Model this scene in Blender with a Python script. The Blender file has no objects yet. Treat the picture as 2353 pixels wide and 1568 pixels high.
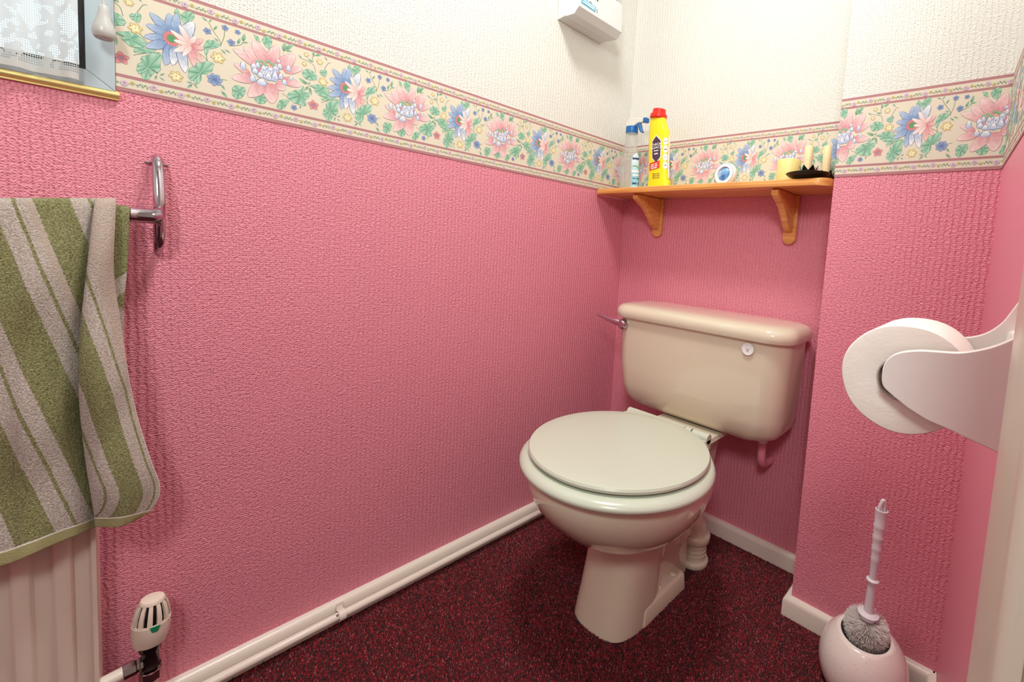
import bpy, bmesh, math, random
from mathutils import Vector, Matrix
import numpy as np
random.seed(7); RNG = np.random.default_rng(7)
PI = math.pi
scene = bpy.context.scene
COL = scene.collection

# ------------------------------------------------------------------ camera, world, lights, exposure
F_PX, CX, CY = 1047.0899, 1384.0045, 654.9628
YAW, PITCH, ROLL = .7132, 1.4914, .0635
CAM = Vector((1.005385, -1.253525, .834955))
RM = Matrix.Rotation(YAW, 3, 'Z') @ Matrix.Rotation(PITCH, 3, 'X') @ Matrix.Rotation(ROLL, 3, 'Z')
cam_d = bpy.data.cameras.new('camera'); cam = bpy.data.objects.new('camera', cam_d); COL.objects.link(cam)
cam.matrix_world = Matrix.Translation(CAM) @ RM.to_4x4()
cam_d.sensor_width = 36; cam_d.lens = F_PX / 2353 * 36
cam_d.shift_x = -(CX - 2353 / 2) / 2353; cam_d.shift_y = (CY - 1568 / 2) / 2353
cam_d.clip_start = .01
scene.camera = cam
def at(px, py, ax, val):
    """the point of the plane ax = val seen at photo position px, py"""
    d = RM @ Vector(((px - CX) / F_PX, -(py - CY) / F_PX, -1.))
    i = 'xyz'.index(ax); t = (val - CAM[i]) / d[i]
    return CAM + d * t

vs = scene.view_settings
scene.display_settings.display_device = 'sRGB'
vs.view_transform = 'Standard'; vs.look = 'None'; vs.gamma = 1; vs.use_curve_mapping = False
vs.exposure = 0.40

world = bpy.data.worlds.new('world'); scene.world = world; world.use_nodes = True
wb = world.node_tree.nodes['Background']; wb.inputs[0].default_value = (.74, .90, 1, 1); wb.inputs[1].default_value = 1.0

def area(name, loc, target, size, power, color=(1, 1, 1), shape='DISK', size_y=None):
    l = bpy.data.lights.new(name, 'AREA'); l.energy = power; l.color = color; l.shape = shape; l.size = size
    if size_y: l.size_y = size_y
    o = bpy.data.objects.new(name, l); COL.objects.link(o); o.location = loc
    o.rotation_euler = (Vector(target) - Vector(loc)).to_track_quat('-Z', 'Y').to_euler()
    return o
area('ceiling_lamp_light', (.52, -.82, 2.15), (.52, -.82, 0), .30, 11.5, (1, .985, .935))
area('hall_light', (1.20, -1.70, 1.58), (.5, -.3, .8), .30, 7.5, (.93, 1, .95))

# ------------------------------------------------------------------ helpers
def srgb(r, g, b):
    f = lambda c: (c / 255 / 12.92) if c / 255 <= .04045 else ((c / 255 + .055) / 1.055) ** 2.4
    return (f(r), f(g), f(b), 1)
def mat(name, col=(200, 200, 200), rough=.5, metal=0, **kw):
    m = bpy.data.materials.new(name); m.use_nodes = True
    p = m.node_tree.nodes['Principled BSDF']
    p.inputs['Base Color'].default_value = srgb(*col); p.inputs['Roughness'].default_value = rough; p.inputs['Metallic'].default_value = metal
    for k, v in kw.items(): p.inputs[k.replace('_', ' ')].default_value = v
    return m
class NT:
    def __init__(s, m): s.t = m.node_tree; s.p = s.t.nodes.get('Principled BSDF'); s.out = s.t.nodes.get('Material Output')
    def n(s, typ, **kw):
        x = s.t.nodes.new(typ)
        for k, v in kw.items(): setattr(x, k, v)
        return x
    def l(s, a, b): s.t.links.new(a, b)
    def val(s, sock, v):
        if hasattr(v, 'links') or hasattr(v, 'is_linked'): s.l(v, sock)
        else: sock.default_value = v
    def math(s, op, a, b=0.0, c=0.0, clamp=False):
        x = s.n('ShaderNodeMath', operation=op, use_clamp=clamp)
        s.val(x.inputs[0], a); s.val(x.inputs[1], b); s.val(x.inputs[2], c); return x.outputs[0]
    def mix(s, f, a, b):
        x = s.n('ShaderNodeMix', data_type='RGBA'); s.val(x.inputs[0], f); s.val(x.inputs[6], a); s.val(x.inputs[7], b); return x.outputs[2]
    def noise(s, vec, scale, detail=2, rough=.5):
        x = s.n('ShaderNodeTexNoise'); x.inputs['Scale'].default_value = scale; x.inputs['Detail'].default_value = detail; x.inputs['Roughness'].default_value = rough
        if vec is not None: s.l(vec, x.inputs['Vector'])
        return x.outputs['Fac']
    def ramp(s, f, stops):
        x = s.n('ShaderNodeValToRGB'); s.l(f, x.inputs[0]); e = x.color_ramp.elements
        e[0].position, e[0].color = stops[0]; e[1].position, e[1].color = stops[-1]
        for p, c in stops[1:-1]:
            q = e.new(p); q.color = c
        return x.outputs[0]
    def bump(s, h, strength=.5, dist=.001):
        x = s.n('ShaderNodeBump'); x.inputs['Strength'].default_value = strength; x.inputs['Distance'].default_value = dist
        s.l(h, x.inputs['Height']); s.l(x.outputs[0], s.p.inputs['Normal']); return x
    def obj(s): return s.n('ShaderNodeTexCoord').outputs['Object']
    def uv(s): return s.n('ShaderNodeTexCoord').outputs['UV']

def link(name, me, m=None, parent=None, smooth=False):
    o = bpy.data.objects.new(name, me); COL.objects.link(o)
    if m is not None:
        for x in (m if isinstance(m, (list, tuple)) else [m]): me.materials.append(x)
    if smooth: me.polygons.foreach_set('use_smooth', [True] * len(me.polygons))
    if parent is not None: o.parent = parent
    return o
def meshobj(name, V, F, m=None, parent=None, smooth=False):
    me = bpy.data.meshes.new(name); me.from_pydata([tuple(v) for v in V], [], [tuple(f) for f in F]); me.update()
    bm = bmesh.new(); bm.from_mesh(me); bmesh.ops.recalc_face_normals(bm, faces=bm.faces); bm.to_mesh(me); bm.free()
    return link(name, me, m, parent, smooth)
def tag(o, label, cat, group=None, kind=None):
    o['label'] = label; o['category'] = cat
    if group: o['group'] = group
    if kind: o['kind'] = kind
    return o
def thing(name, loc, label, cat, group=None):
    o = bpy.data.objects.new(name, None); COL.objects.link(o); o.location = loc; o.empty_display_size = .05
    tag(o, label, cat, group); return o
def struct(o): o['kind'] = 'structure'; return o
class MB:
    """collects shapes given in world coordinates; build() links them as one mesh under its thing"""
    def __init__(s): s.V = []; s.F = []
    def add(s, V, F):
        n = len(s.V); s.V += [Vector(v) for v in V]; s.F += [tuple(i + n for i in f) for f in F]; return s
    def box(s, a, b):
        x0, y0, z0 = a; x1, y1, z1 = b
        V = [(x, y, z) for x in (x0, x1) for y in (y0, y1) for z in (z0, z1)]
        return s.add(V, [(0, 1, 3, 2), (4, 6, 7, 5), (0, 4, 5, 1), (2, 3, 7, 6), (0, 2, 6, 4), (1, 5, 7, 3)])
    def rings(s, rings, cap0=True, cap1=True, closed=True):
        n = len(rings[0]); V = [p for r in rings for p in r]; F = []
        for i in range(len(rings) - 1):
            for j in range(n if closed else n - 1):
                a = i * n + j; b = i * n + (j + 1) % n; F.append((a, b, b + n, a + n))
        if cap0: F.append(tuple(range(n))[::-1])
        if cap1: F.append(tuple(range((len(rings) - 1) * n, len(rings) * n)))
        return s.add(V, F)
    def tube(s, path, r, n=12, cap=True):
        path = [Vector(p) for p in path]; R = r if isinstance(r, (list, tuple)) else [r] * len(path); rings = []
        up = None
        for i, p in enumerate(path):
            d = (path[min(i + 1, len(path) - 1)] - path[max(i - 1, 0)]).normalized()
            if up is None: up = d.orthogonal().normalized()
            else: up = (up - d * up.dot(d)).normalized()
            w = d.cross(up)
            rings.append([p + (up * math.cos(t) + w * math.sin(t)) * R[i] for t in [2 * PI * k / n for k in range(n)]])
        return s.rings(rings, cap, cap)
    def lathe(s, prof, c, n=32, axis=(0, 0, 1), cap0=True, cap1=True):
        """prof: (radius, height along axis) from c"""
        ax = Vector(axis).normalized(); u = ax.orthogonal().normalized(); w = ax.cross(u); c = Vector(c)
        return s.rings([[c + ax * h + (u * math.cos(t) + w * math.sin(t)) * r for t in [2 * PI * k / n for k in range(n)]] for r, h in prof], cap0, cap1)
    def prism(s, poly, vec):
        vec = Vector(vec); return s.rings([[Vector(p) for p in poly], [Vector(p) + vec for p in poly]])
    def build(s, name, m, parent=None, smooth=False, bevel=0, seg=2, sub=0, auto=None):
        off = parent_origin(parent); o = meshobj(name, [v - off for v in s.V], s.F, m, parent, smooth)
        if bevel:
            b = o.modifiers.new('bevel', 'BEVEL'); b.width = bevel; b.segments = seg; b.limit_method = 'ANGLE'; b.angle_limit = math.radians(35)
            b.harden_normals = False
        if sub:
            q = o.modifiers.new('sub', 'SUBSURF'); q.levels = sub; q.render_levels = sub
        if auto: 
            o.data.polygons.foreach_set('use_smooth', [True] * len(o.data.polygons)); o.data.set_sharp_from_angle(angle=math.radians(auto))
        return o
def parent_origin(p):
    v = Vector((0, 0, 0))
    while p is not None: v += p.location; p = p.parent
    return v
def bspl(pts, n=8):
    """Catmull-Rom through pts"""
    P = [Vector(p) for p in pts]; out = []
    for i in range(len(P) - 1):
        a = P[i - 1] if i else P[0] * 2 - P[1]; b, c = P[i], P[i + 1]; d = P[i + 2] if i + 2 < len(P) else P[-1] * 2 - P[-2]
        for k in range(n):
            t = k / n; out.append(.5 * ((2 * b) + (c - a) * t + (2 * a - 5 * b + 4 * c - d) * t * t + (-a + 3 * b - 3 * c + d) * t ** 3))
    return out + [P[-1]]
def text_mesh(body, size, bold=0.0):
    """flat glyph mesh as (verts, faces) centred on 0,0; '#' stands for a blurred word of print, too small to read"""
    if '#' in body:
        V, F = [], []
        for k, ln in enumerate(body.split('\n')):
            ws = [len(w) for w in ln.split(' ')]; tot = sum(ws) + len(ws) - 1; x = -tot / 2
            for w in ws:
                n0 = len(V); n = w * 2
                for i in range(n + 1):
                    yy = size * (.30 + .08 * (i % 2)); V += [Vector(((x + w * i / n) * size * .55, -yy - k * size * 1.2, 0)), Vector(((x + w * i / n) * size * .55, yy * (1 - .3 * ((i + 1) % 2)) - k * size * 1.2, 0))]
                F += [(n0 + 2 * i, n0 + 2 * i + 2, n0 + 2 * i + 3, n0 + 2 * i + 1) for i in range(n)]; x += w + 1
        return V, F
    cu = bpy.data.curves.new('t', 'FONT'); cu.body = body; cu.size = size; cu.align_x = 'CENTER'; cu.align_y = 'CENTER'; cu.offset = bold; cu.resolution_u = 3
    o = bpy.data.objects.new('t', cu); COL.objects.link(o)
    me = bpy.data.meshes.new_from_object(o.evaluated_get(bpy.context.evaluated_depsgraph_get()))
    V = [v.co.copy() for v in me.vertices]; F = [tuple(p.vertices) for p in me.polygons]
    bpy.data.objects.remove(o); bpy.data.curves.remove(cu); bpy.data.meshes.remove(me)
    return V, F
def oval(cx, yf, yb, a, z, n=64, e=2.0):
    cy = (yf + yb) / 2; b = (yb - yf) / 2; R = []
    for k in range(n):
        t = 2 * PI * k / n; c, s = math.cos(t), math.sin(t)
        R.append(Vector((cx + a * math.copysign(abs(c) ** (2 / e), c), cy + b * math.copysign(abs(s) ** (2 / e), s), z)))
    return R
def rrect(x0, x1, y0, y1, r, z, n=8):
    R = []
    for cx, cy, t0 in ((x1 - r, y1 - r, 0), (x0 + r, y1 - r, 90), (x0 + r, y0 + r, 180), (x1 - r, y0 + r, 270)):
        for k in range(n + 1):
            t = math.radians(t0 + 90 * k / n); R.append(Vector((cx + r * math.cos(t), cy + r * math.sin(t), z)))
    return R

# ------------------------------------------------------------------ room shell
XE, YD, XR, SPL = .7123, -.1614, .9906, .0805            # boxed-in part, right corner, splay of right wall
ZB, ZT = 1.0228, 1.189                                    # paper border bottom and top
ZC = 2.30; YF = -1.95
def xr(y): return XR - SPL * (y - YD)

def paper(name, col, rough, spec=.5, dist=.0010):
    """embossed ribbed wallpaper, painted"""
    m = mat(name, col, rough); N = NT(m); uv = N.uv()
    m.node_tree.nodes['Principled BSDF'].inputs['Specular IOR Level'].default_value = spec
    sep = N.n('ShaderNodeSeparateXYZ'); N.l(uv, sep.inputs[0])
    w1 = N.noise(uv, 45, 2); w2 = N.noise(uv, 160, 2)
    u = N.math('ADD', sep.outputs[0], N.math('MULTIPLY', N.math('SUBTRACT', w1, .5), .0085))
    u = N.math('ADD', u, N.math('MULTIPLY', N.math('SUBTRACT', w2, .5), .0030))
    rib = N.math('SINE', N.math('MULTIPLY', u, 2 * PI / .0098))
    rib = N.math('MULTIPLY', rib, .5)
    mp = N.n('ShaderNodeMapping'); mp.inputs['Scale'].default_value = (.95, .85, 1); N.l(uv, mp.inputs[0])
    cr = N.noise(mp.outputs[0], 270, 2, .5)
    cr = N.math('MULTIPLY', N.math('SUBTRACT', cr, .5), 2.3)
    bead = N.math('SINE', N.math('MULTIPLY', N.math('ADD', sep.outputs[1], N.math('MULTIPLY', w2, .004)), 2 * PI / .0038))
    groove = N.math('GREATER_THAN', N.math('SINE', N.math('ADD', N.math('MULTIPLY', u, 2 * PI / .0049), 2.0)), .55)
    bead = N.math('MULTIPLY', N.math('MULTIPLY', bead, groove), .42)
    h = N.math('ADD', N.math('ADD', rib, cr), bead)
    N.bump(h, 1.0, dist)
    big = N.noise(uv, 9, 3)
    c = N.mix(N.math('MULTIPLY', N.math('SUBTRACT', big, .35, clamp=True), .35), srgb(*col), srgb(*[int(v * .94) for v in col]))
    N.l(c, N.p.inputs['Base Color'])
    return m
M = {}
M['pink'] = paper('pink_painted_embossed_paper', (236, 144, 163), .38)
M['cream'] = paper('cream_painted_embossed_paper', (230, 229, 222), .6, .3, .0006)
M['plainpink'] = mat('plain_pink_paint', (235, 147, 166), .42)
N = NT(M['plainpink']); N.bump(N.noise(N.obj(), 240, 3, .6), .5, .0008)
M['plaincream'] = mat('plain_cream_paint', (226, 225, 218), .6)
M['gloss'] = mat('cream_gloss_paint', (236, 226, 214), .28)
N = NT(M['gloss']); N.bump(N.noise(N.obj(), 130, 4), .25, .0006)

def wall(name, segs, uvo=0, mats=('pink', 'cream')):
    """segs: (p0, p1, z0, z1, slot)"""
    V = []; F = []; UV = []; S = []
    for (p0, p1, z0, z1, s) in segs:
        n = len(V); L = math.dist(p0, p1); q0 = math.dist(p0, segs[0][0]) + uvo
        V += [(p0[0], p0[1], z0), (p1[0], p1[1], z0), (p1[0], p1[1], z1), (p0[0], p0[1], z1)]
        UV += [(q0, z0), (q0 + L, z0), (q0 + L, z1), (q0, z1)]; F.append((n, n + 1, n + 2, n + 3)); S.append(s)
    me = bpy.data.meshes.new(name); me.from_pydata(V, [], F); me.update()
    ul = me.uv_layers.new(name='UVMap')
    for i, c in enumerate(UV): ul.data[i].uv = c
    o = link(name, me, [M[k] for k in mats]); me.polygons.foreach_set('material_index', S); struct(o); return o
ZM = 1.10
WY0, WY1, WZ0, WZ1 = -1.2134, -1.84, 1.018, 2.02         # window opening in the left wall
wall('wall_left', [((0, 0), (0, WY0), 0, ZM, 0), ((0, 0), (0, WY0), ZM, ZC, 1),
                   ((0, WY0), (0, WY1), 0, WZ0, 0), ((0, WY0), (0, WY1), WZ1, ZC, 1),
                   ((0, WY1), (0, YF), 0, ZM, 0), ((0, WY1), (0, YF), ZM, ZC, 1)])
wall('wall_back', [((0, 0), (XE + .02, 0), 0, ZM, 0), ((0, 0), (XE + .02, 0), ZM, ZC, 1)], 3.1)
wall('wall_boxing_side', [((XE, .0), (XE, YD), 0, ZM, 0), ((XE, .0), (XE, YD), ZM, ZC, 1)], 4.1)
wall('wall_boxing_front', [((XE, YD), (XR, YD), 0, ZM, 0), ((XE, YD), (XR, YD), ZM, ZC, 1)], 5.1)
DY0, DY1 = -.995, -1.76                                   # doorway in the right wall
wall('wall_right', [((XR, YD), (xr(DY0), DY0), 0, ZM, 0), ((XR, YD), (xr(DY0), DY0), ZM, ZC, 1),
                    ((xr(DY0), DY0), (xr(DY1), DY1), 2.0, ZC, 1),
                    ((xr(DY1), DY1), (xr(YF), YF), 0, ZM, 0), ((xr(DY1), DY1), (xr(YF), YF), ZM, ZC, 1)], 6.1, ('plainpink', 'plaincream'))
wall('wall_front', [((0, YF), (xr(YF), YF), 0, ZM, 0), ((0, YF), (xr(YF), YF), ZM, ZC, 1)], 7.1)
M['ceil'] = mat('white_ceiling', (245, 244, 240), .8)
struct(MB().box((-.1, YF - .05, ZC), (2.5, .1, ZC + .05)).build('ceiling', M['ceil']))
M['floor'] = mat('dark_red_carpet_backing', (58, 6, 16), .95)
struct(MB().box((-.1, -2.4, -.05), (2.5, .1, 0)).build('floor', M['floor']))
# hall outside the doorway
M['hall'] = mat('hall_wall_paint', (235, 226, 214), .7)
struct(MB().box((2.30, -2.4, 0), (2.35, .1, ZC)).build('wall_hall', M['hall']))
struct(MB().box((xr(YF), YF - .35, 0), (2.35, YF - .3, ZC)).build('wall_hall_end', M['hall']))
struct(MB().box((1.20, -.6, 0), (2.35, -.55, ZC)).build('wall_hall_back', M['hall']))

# ------------------------------------------------------------------ paper border with printed flowers
PER = 250.04
FEAT = {"blue":[[-3.6,109.4,-22.8,124.1,9.1],[-8.1,104.6,-27.0,104.6,8.5],[-9.7,93.2,-29.7,86.1,7.9],[-6.8,82.3,-28.1,71.7,9.1],[-0.8,80.5,-6.3,52.1,9.1],[7.6,79.5,2.0,54.9,8.5],[16.1,80.5,16.7,48.0,9.1],[1.7,110.4,-1.1,132.1,9.1],[8.6,111.1,7.2,134.6,8.5],[20.2,102.4,26.7,130.9,11.5]],"ringc":[0.8,94.6],"white":[[23.3,92.3,-0.6,107.6,6.7],[21.7,96.8,9.8,119.6,6.7],[23.3,92.3,3.1,93.5,6.7],[23.3,91.3,2.9,76.4,7.3],[23.3,91.3,13.7,73.1,6.0],[22.5,96.1,29.8,109.1,6.0]],"pinkp":[[23.3,92.3,38.3,108.1,6.7],[23.3,92.3,39.4,93.0,6.7],[23.3,91.3,37.7,70.4,7.3],[23.3,91.3,27.1,61.2,7.9]],"leaf":[[[16.4,120.2],[12.6,134.8],[18.1,142.1],[26.0,144.4],[27.5,136.9],[18.8,122.2]],[[14.1,130.4],[7.3,142.6],[4.6,134.5],[11.0,129.1]],[[-25.9,76.4],[-37.8,86.4],[-48.1,86.3],[-59.0,79.3],[-52.3,79.0],[-51.0,72.8],[-41.5,66.8],[-28.8,72.4]],[[-17.2,71.6],[-38.7,66.9],[-39.5,59.8],[-29.6,62.4],[-20.2,66.7]],[[-12.1,68.5],[-27.5,59.2],[-33.3,52.3],[-31.9,48.9],[-36.9,40.4],[-36.3,32.9],[-33.5,30.8],[-28.3,22.7],[-22.0,31.6],[-19.0,40.4],[-15.4,36.7],[-12.3,48.6]],[[49.3,75.4],[37.7,71.5],[27.1,62.7],[20.6,51.3],[22.2,40.4],[26.2,39.6],[30.2,34.6],[35.9,43.7],[36.0,53.1],[41.7,53.9],[49.7,62.8]],[[59.6,107.6],[50.3,110.5],[42.8,106.7],[39.4,94.0],[42.7,84.7],[46.1,95.3],[57.0,102.5]],[[-34.0,106.1],[-32.5,116.3],[-36.0,117.7],[-38.8,114.6],[-42.3,114.2],[-43.7,109.8],[-40.3,106.4],[-36.1,105.2]],[[114.0,130.7],[110.2,139.3],[104.6,140.4],[108.3,133.0]],[[126.4,124.0],[118.7,131.3],[116.8,137.3],[121.5,144.7],[128.3,145.0],[130.3,136.7]],[[114.2,53.1],[106.7,39.6],[106.7,31.7],[114.3,27.0],[122.0,32.5],[122.9,39.7],[117.1,46.0]],[[92.7,44.5],[90.0,48.1],[78.2,46.8],[75.6,38.3],[77.3,29.0],[82.7,26.6],[90.0,33.7]],[[158.0,46.1],[142.7,40.6],[138.7,27.9],[145.8,26.2],[151.9,33.7]],[[184.5,43.8],[182.2,52.9],[188.7,61.9],[186.4,67.4],[181.0,65.8],[178.8,77.1],[174.6,67.5],[165.1,64.7],[154.8,54.6],[158.0,47.2],[170.6,42.4]],[[200.4,95.9],[200.3,102.0],[193.6,108.3],[183.8,108.7],[177.5,99.5],[184.0,90.8],[194.9,92.9]]],"pink":[[119.8,88.9,76.1,107.0,11.5],[119.8,93.4,90.8,116.7,13.9],[123.6,99.2,103.2,130.5,13.9],[129.5,101.2,138.2,135.6,13.3],[142.3,98.6,165.6,128.6,14.5],[149.4,93.9,177.4,107.8,9.1],[147.5,79.4,175.6,76.2,11.5],[137.5,70.5,150.7,61.6,13.3],[127.7,66.3,130.8,32.1,16.9],[119.9,63.9,97.3,34.1,13.9],[106.6,67.7,74.7,58.8,11.5],[99.1,73.2,77.4,83.6,7.3]],"inner":[[89.9,83.4,3.0,5.4],[104.7,87.2,3.0,4.2],[110.3,91.3,2.4,3.6],[106.6,80.0,3.6,3.6],[118.9,88.5,3.0,3.0],[128.5,89.4,3.3,2.7],[136.4,94.3,3.6,2.7],[142.3,99.7,3.0,3.6],[114.1,75.7,3.6,3.6],[102.9,66.5,3.0,4.5],[125.7,76.0,3.6,4.8],[135.5,80.2,3.6,4.8],[143.9,82.9,2.7,4.2],[116.1,63.9,5.7,4.5],[155.5,100.6,2.7,4.2],[159.8,84.4,2.1,3.3],[149.6,74.2,2.7,3.9],[140.3,108.3,2.4,2.1]],"green":[[110.3,96.9,2.7],[116.0,100.0,2.3],[119.8,96.8,2.3],[124.6,102.9,2.3],[129.5,101.2,2.2],[133.4,99.0,2.2],[114.1,93.7,2.2],[122.7,95.5,1.8]],"disc":[127.6,84.6,17.5,12.7],"redfl":[[196.0,46.9,8.2]],"bluefl":[[74.3,116.0,5.1],[66.1,136.4,4.2],[82.7,135.9,3.6],[164.8,34.3,4.5],[43.7,122.7,4.8],[52.6,48.9,9.1]],"yelfl":[[-38.4,94.8,7.3],[5.7,39.4,7.9],[57.0,85.5,8.5],[205.6,129.2,4.8],[180.5,117.2,3.6],[183.6,134.9,3.6]],"sprig":[[147.2,123.3,150.1,141.7],[149.2,129.8,160.3,143.1],[149.2,129.8,159.4,132.3],[81.8,114.5,85.4,125.6],[89.0,120.4,91.7,134.5],[89.0,121.4,96.3,124.1],[188.5,80.1,174.4,87.8],[186.3,83.0,190.6,86.8],[188.5,80.1,182.1,70.9],[188.5,80.1,191.9,66.5],[-13.2,34.4,-8.0,39.0],[-16.1,35.4,-17.7,28.0],[-13.2,32.4,-8.0,29.0],[26.1,34.4,19.0,35.3],[26.1,34.4,31.0,29.6],[26.1,34.4,19.7,27.2],[44.6,137.6,38.0,141.1],[45.4,136.9,48.7,142.4],[51.2,126.6,55.4,134.6],[58.7,111.6,52.8,114.6],[174.8,42.4,174.9,35.2],[194.4,133.9,195.4,143.9],[196.6,137.1,206.5,143.0],[195.7,124.7,186.9,127.7],[219.1,135.1,214.5,140.8],[170.9,130.5,176.2,125.2],[67.7,94.3,61.7,99.7],[65.2,102.0,72.1,99.1],[59.8,34.8,67.6,26.2],[60.7,44.7,65.0,37.4]],"stem":[[[72.1,109.8],[85.4,115.8],[91.7,123.5]],[[145.6,54.3],[160.0,47.8],[171.6,41.5]],[[177.2,125.6],[194.6,120.7],[199.2,107.7]],[[194.5,125.5],[194.4,135.1],[206.5,143.0]],[[213.6,118.5],[220.3,131.8],[224.8,133.3]],[[191.7,81.1],[186.3,84.2],[176.5,88.4]],[[-34.2,89.7],[-25.8,78.3]],[[-40.9,55.5],[-26.0,63.6],[-12.9,68.8]],[[34.5,83.9],[41.0,78.9],[44.3,73.7]],[[41.1,91.5],[43.5,75.5]],[[60.4,104.8],[59.6,112.9],[51.2,125.6],[45.4,136.9]],[[60.4,106.9],[64.7,121.2],[65.6,134.3]],[[59.4,52.1],[68.9,52.9]]]}
M['print'] = mat('printed_border_paper', (235, 225, 205), .55)
_n = NT(M['print']); _a = _n.n('ShaderNodeVertexColor', layer_name='Col'); _n.l(_a.outputs[0], _n.p.inputs['Base Color'])
_n.p.inputs['Specular IOR Level'].default_value = .25
def lin(c): return np.array(srgb(*c)[:3])
class Ink:
    """coloured triangles of one pattern repeat, millimetres along and up the strip, painted in order"""
    def __init__(s): s.T = []; s.lay = 0; s.r = random.Random(3)
    def tri(s, a, b, c, ca, cb, cc): s.T.append((s.lay, (a, b, c), (ca, cb, cc)))
    def fan(s, ctr, poly, cc, ce):
        n = len(poly)
        for i in range(n): s.tri(ctr, poly[i], poly[(i + 1) % n], cc, ce if not isinstance(ce, list) else ce[i], ce if not isinstance(ce, list) else ce[(i + 1) % n])
        s.lay += 1
    def petal(s, x0, y0, x1, y1, w, base, tip, edge=None, notch=0., streak=.5, curve=0.):
        base, tip = lin(base), lin(tip); dx, dy = x1 - x0, y1 - y0; L = math.hypot(dx, dy) or 1; ux, uy = dx / L, dy / L; nx, ny = -uy, ux
        if edge is not None and w > 3:
            s._pet(x0, y0, ux, uy, L + .35, w + .75, lin(edge), lin(edge), notch, 0, curve)
        s._pet(x0, y0, ux, uy, L, w, base, tip, notch, streak, curve)
    def _pet(s, x0, y0, ux, uy, L, w, base, tip, notch, streak, curve):
        nx, ny = -uy, ux; K = 9 if w > 3 else 5; J = 6 if (w > 3 and streak) else 2; rows = []
        for k in range(K + 1):
            t = k / K; wd = w / 2 * (1 - t ** 2.4) ** .62 * min(1, (t + .22) / .5) * (1 - .14 * s.r.random() * (streak > 0) * (t > 0))
            row = []
            for j in range(J + 1):
                q = j / J * 2 - 1; tt = t * L * (1 - notch * (abs(q) < .34) * (t > .85)); cv = curve * w * math.sin(PI * t)
                f = t ** .9 + streak * (s.r.random() - .5) * (.35 if 0 < t < 1 else 0) + (.12 * (abs(q) > .8) if streak else 0); f = min(1, max(0, f))
                row.append(((x0 + ux * tt + nx * (wd * q + cv), y0 + uy * tt + ny * (wd * q + cv)), base * (1 - f) + tip * f))
            rows.append(row)
        for k in range(K):
            for j in range(J):
                a, b, c, d = rows[k][j], rows[k][j + 1], rows[k + 1][j + 1], rows[k + 1][j]
                s.tri(a[0], b[0], c[0], a[1], b[1], c[1]); s.tri(a[0], c[0], d[0], a[1], c[1], d[1])
        s.lay += 1
    def blob(s, x, y, rx, ry, cc, ce, n=12): s.fan((x, y), [(x + rx * math.cos(2 * PI * k / n), y + ry * math.sin(2 * PI * k / n)) for k in range(n)], lin(cc), lin(ce))
    def line(s, pts, w, col):
        P = [p[:2] for p in bspl([(a, b, 0) for a, b in pts], 4)] if len(pts) > 2 else pts; c = lin(col)
        for i in range(len(P) - 1):
            (a, b), (d, e) = P[i], P[i + 1]; L = math.hypot(d - a, e - b) or 1; nx, ny = -(e - b) / L * w / 2, (d - a) / L * w / 2
            s.tri((a + nx, b + ny), (a - nx, b - ny), (d - nx, e - ny), c, c, c); s.tri((a + nx, b + ny), (d - nx, e - ny), (d + nx, e + ny), c, c, c)
        s.lay += 1
    def leaf(s, poly):
        C = [Vector((a, b, 0)) for a, b in poly]; P = []
        for i in range(len(C)):
            a, b = C[i], C[(i + 1) % len(C)]; m = (a + b) / 2; P += [a, a.lerp(b, .30) + (m - sum(C, Vector()) / len(C)) * .02, a.lerp(b, .62) + (m - sum(C, Vector()) / len(C)) * .15, a.lerp(b, .84) + (m - sum(C, Vector()) / len(C)) * .04]
        ctr = sum(C, Vector()) / len(C); tip = max(C, key=lambda p: (p - C[0]).length)
        big = [ctr + (p - ctr) * 1.0 + (p - ctr).normalized() * .5 for p in P]
        dk, md, lt = lin((84, 138, 112)), lin((124, 182, 152)), lin((184, 216, 196))
        s.fan(ctr[:2], [p[:2] for p in big], dk, dk)
        s.fan(ctr[:2], [p[:2] for p in P], lin((98, 160, 130)), [lt if i % 4 in (1, 2) else md for i in range(len(P))])
        s.line([C[0][:2], ctr[:2], (ctr + (tip - ctr) * .85)[:2]], .5, (196, 222, 205))
        for k in range(2, len(C) - 1):
            a = ctr.lerp(C[k], .12); b = ctr.lerp(C[k], .78); s.line([a[:2], b[:2]], .55, (80, 142, 114) if k % 2 else (190, 220, 200))
    def daisy(s, x, y, r, n, base, tip, mid, edge, ph=.3, w=.95):
        for k in range(n):
            t = 2 * PI * k / n + ph; s.petal(x, y, x + r * math.cos(t), y + r * math.sin(t), r * w, base, tip, edge, 0, .5)
        s.blob(x, y, r * .22, r * .22, mid, mid, 8)
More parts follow.
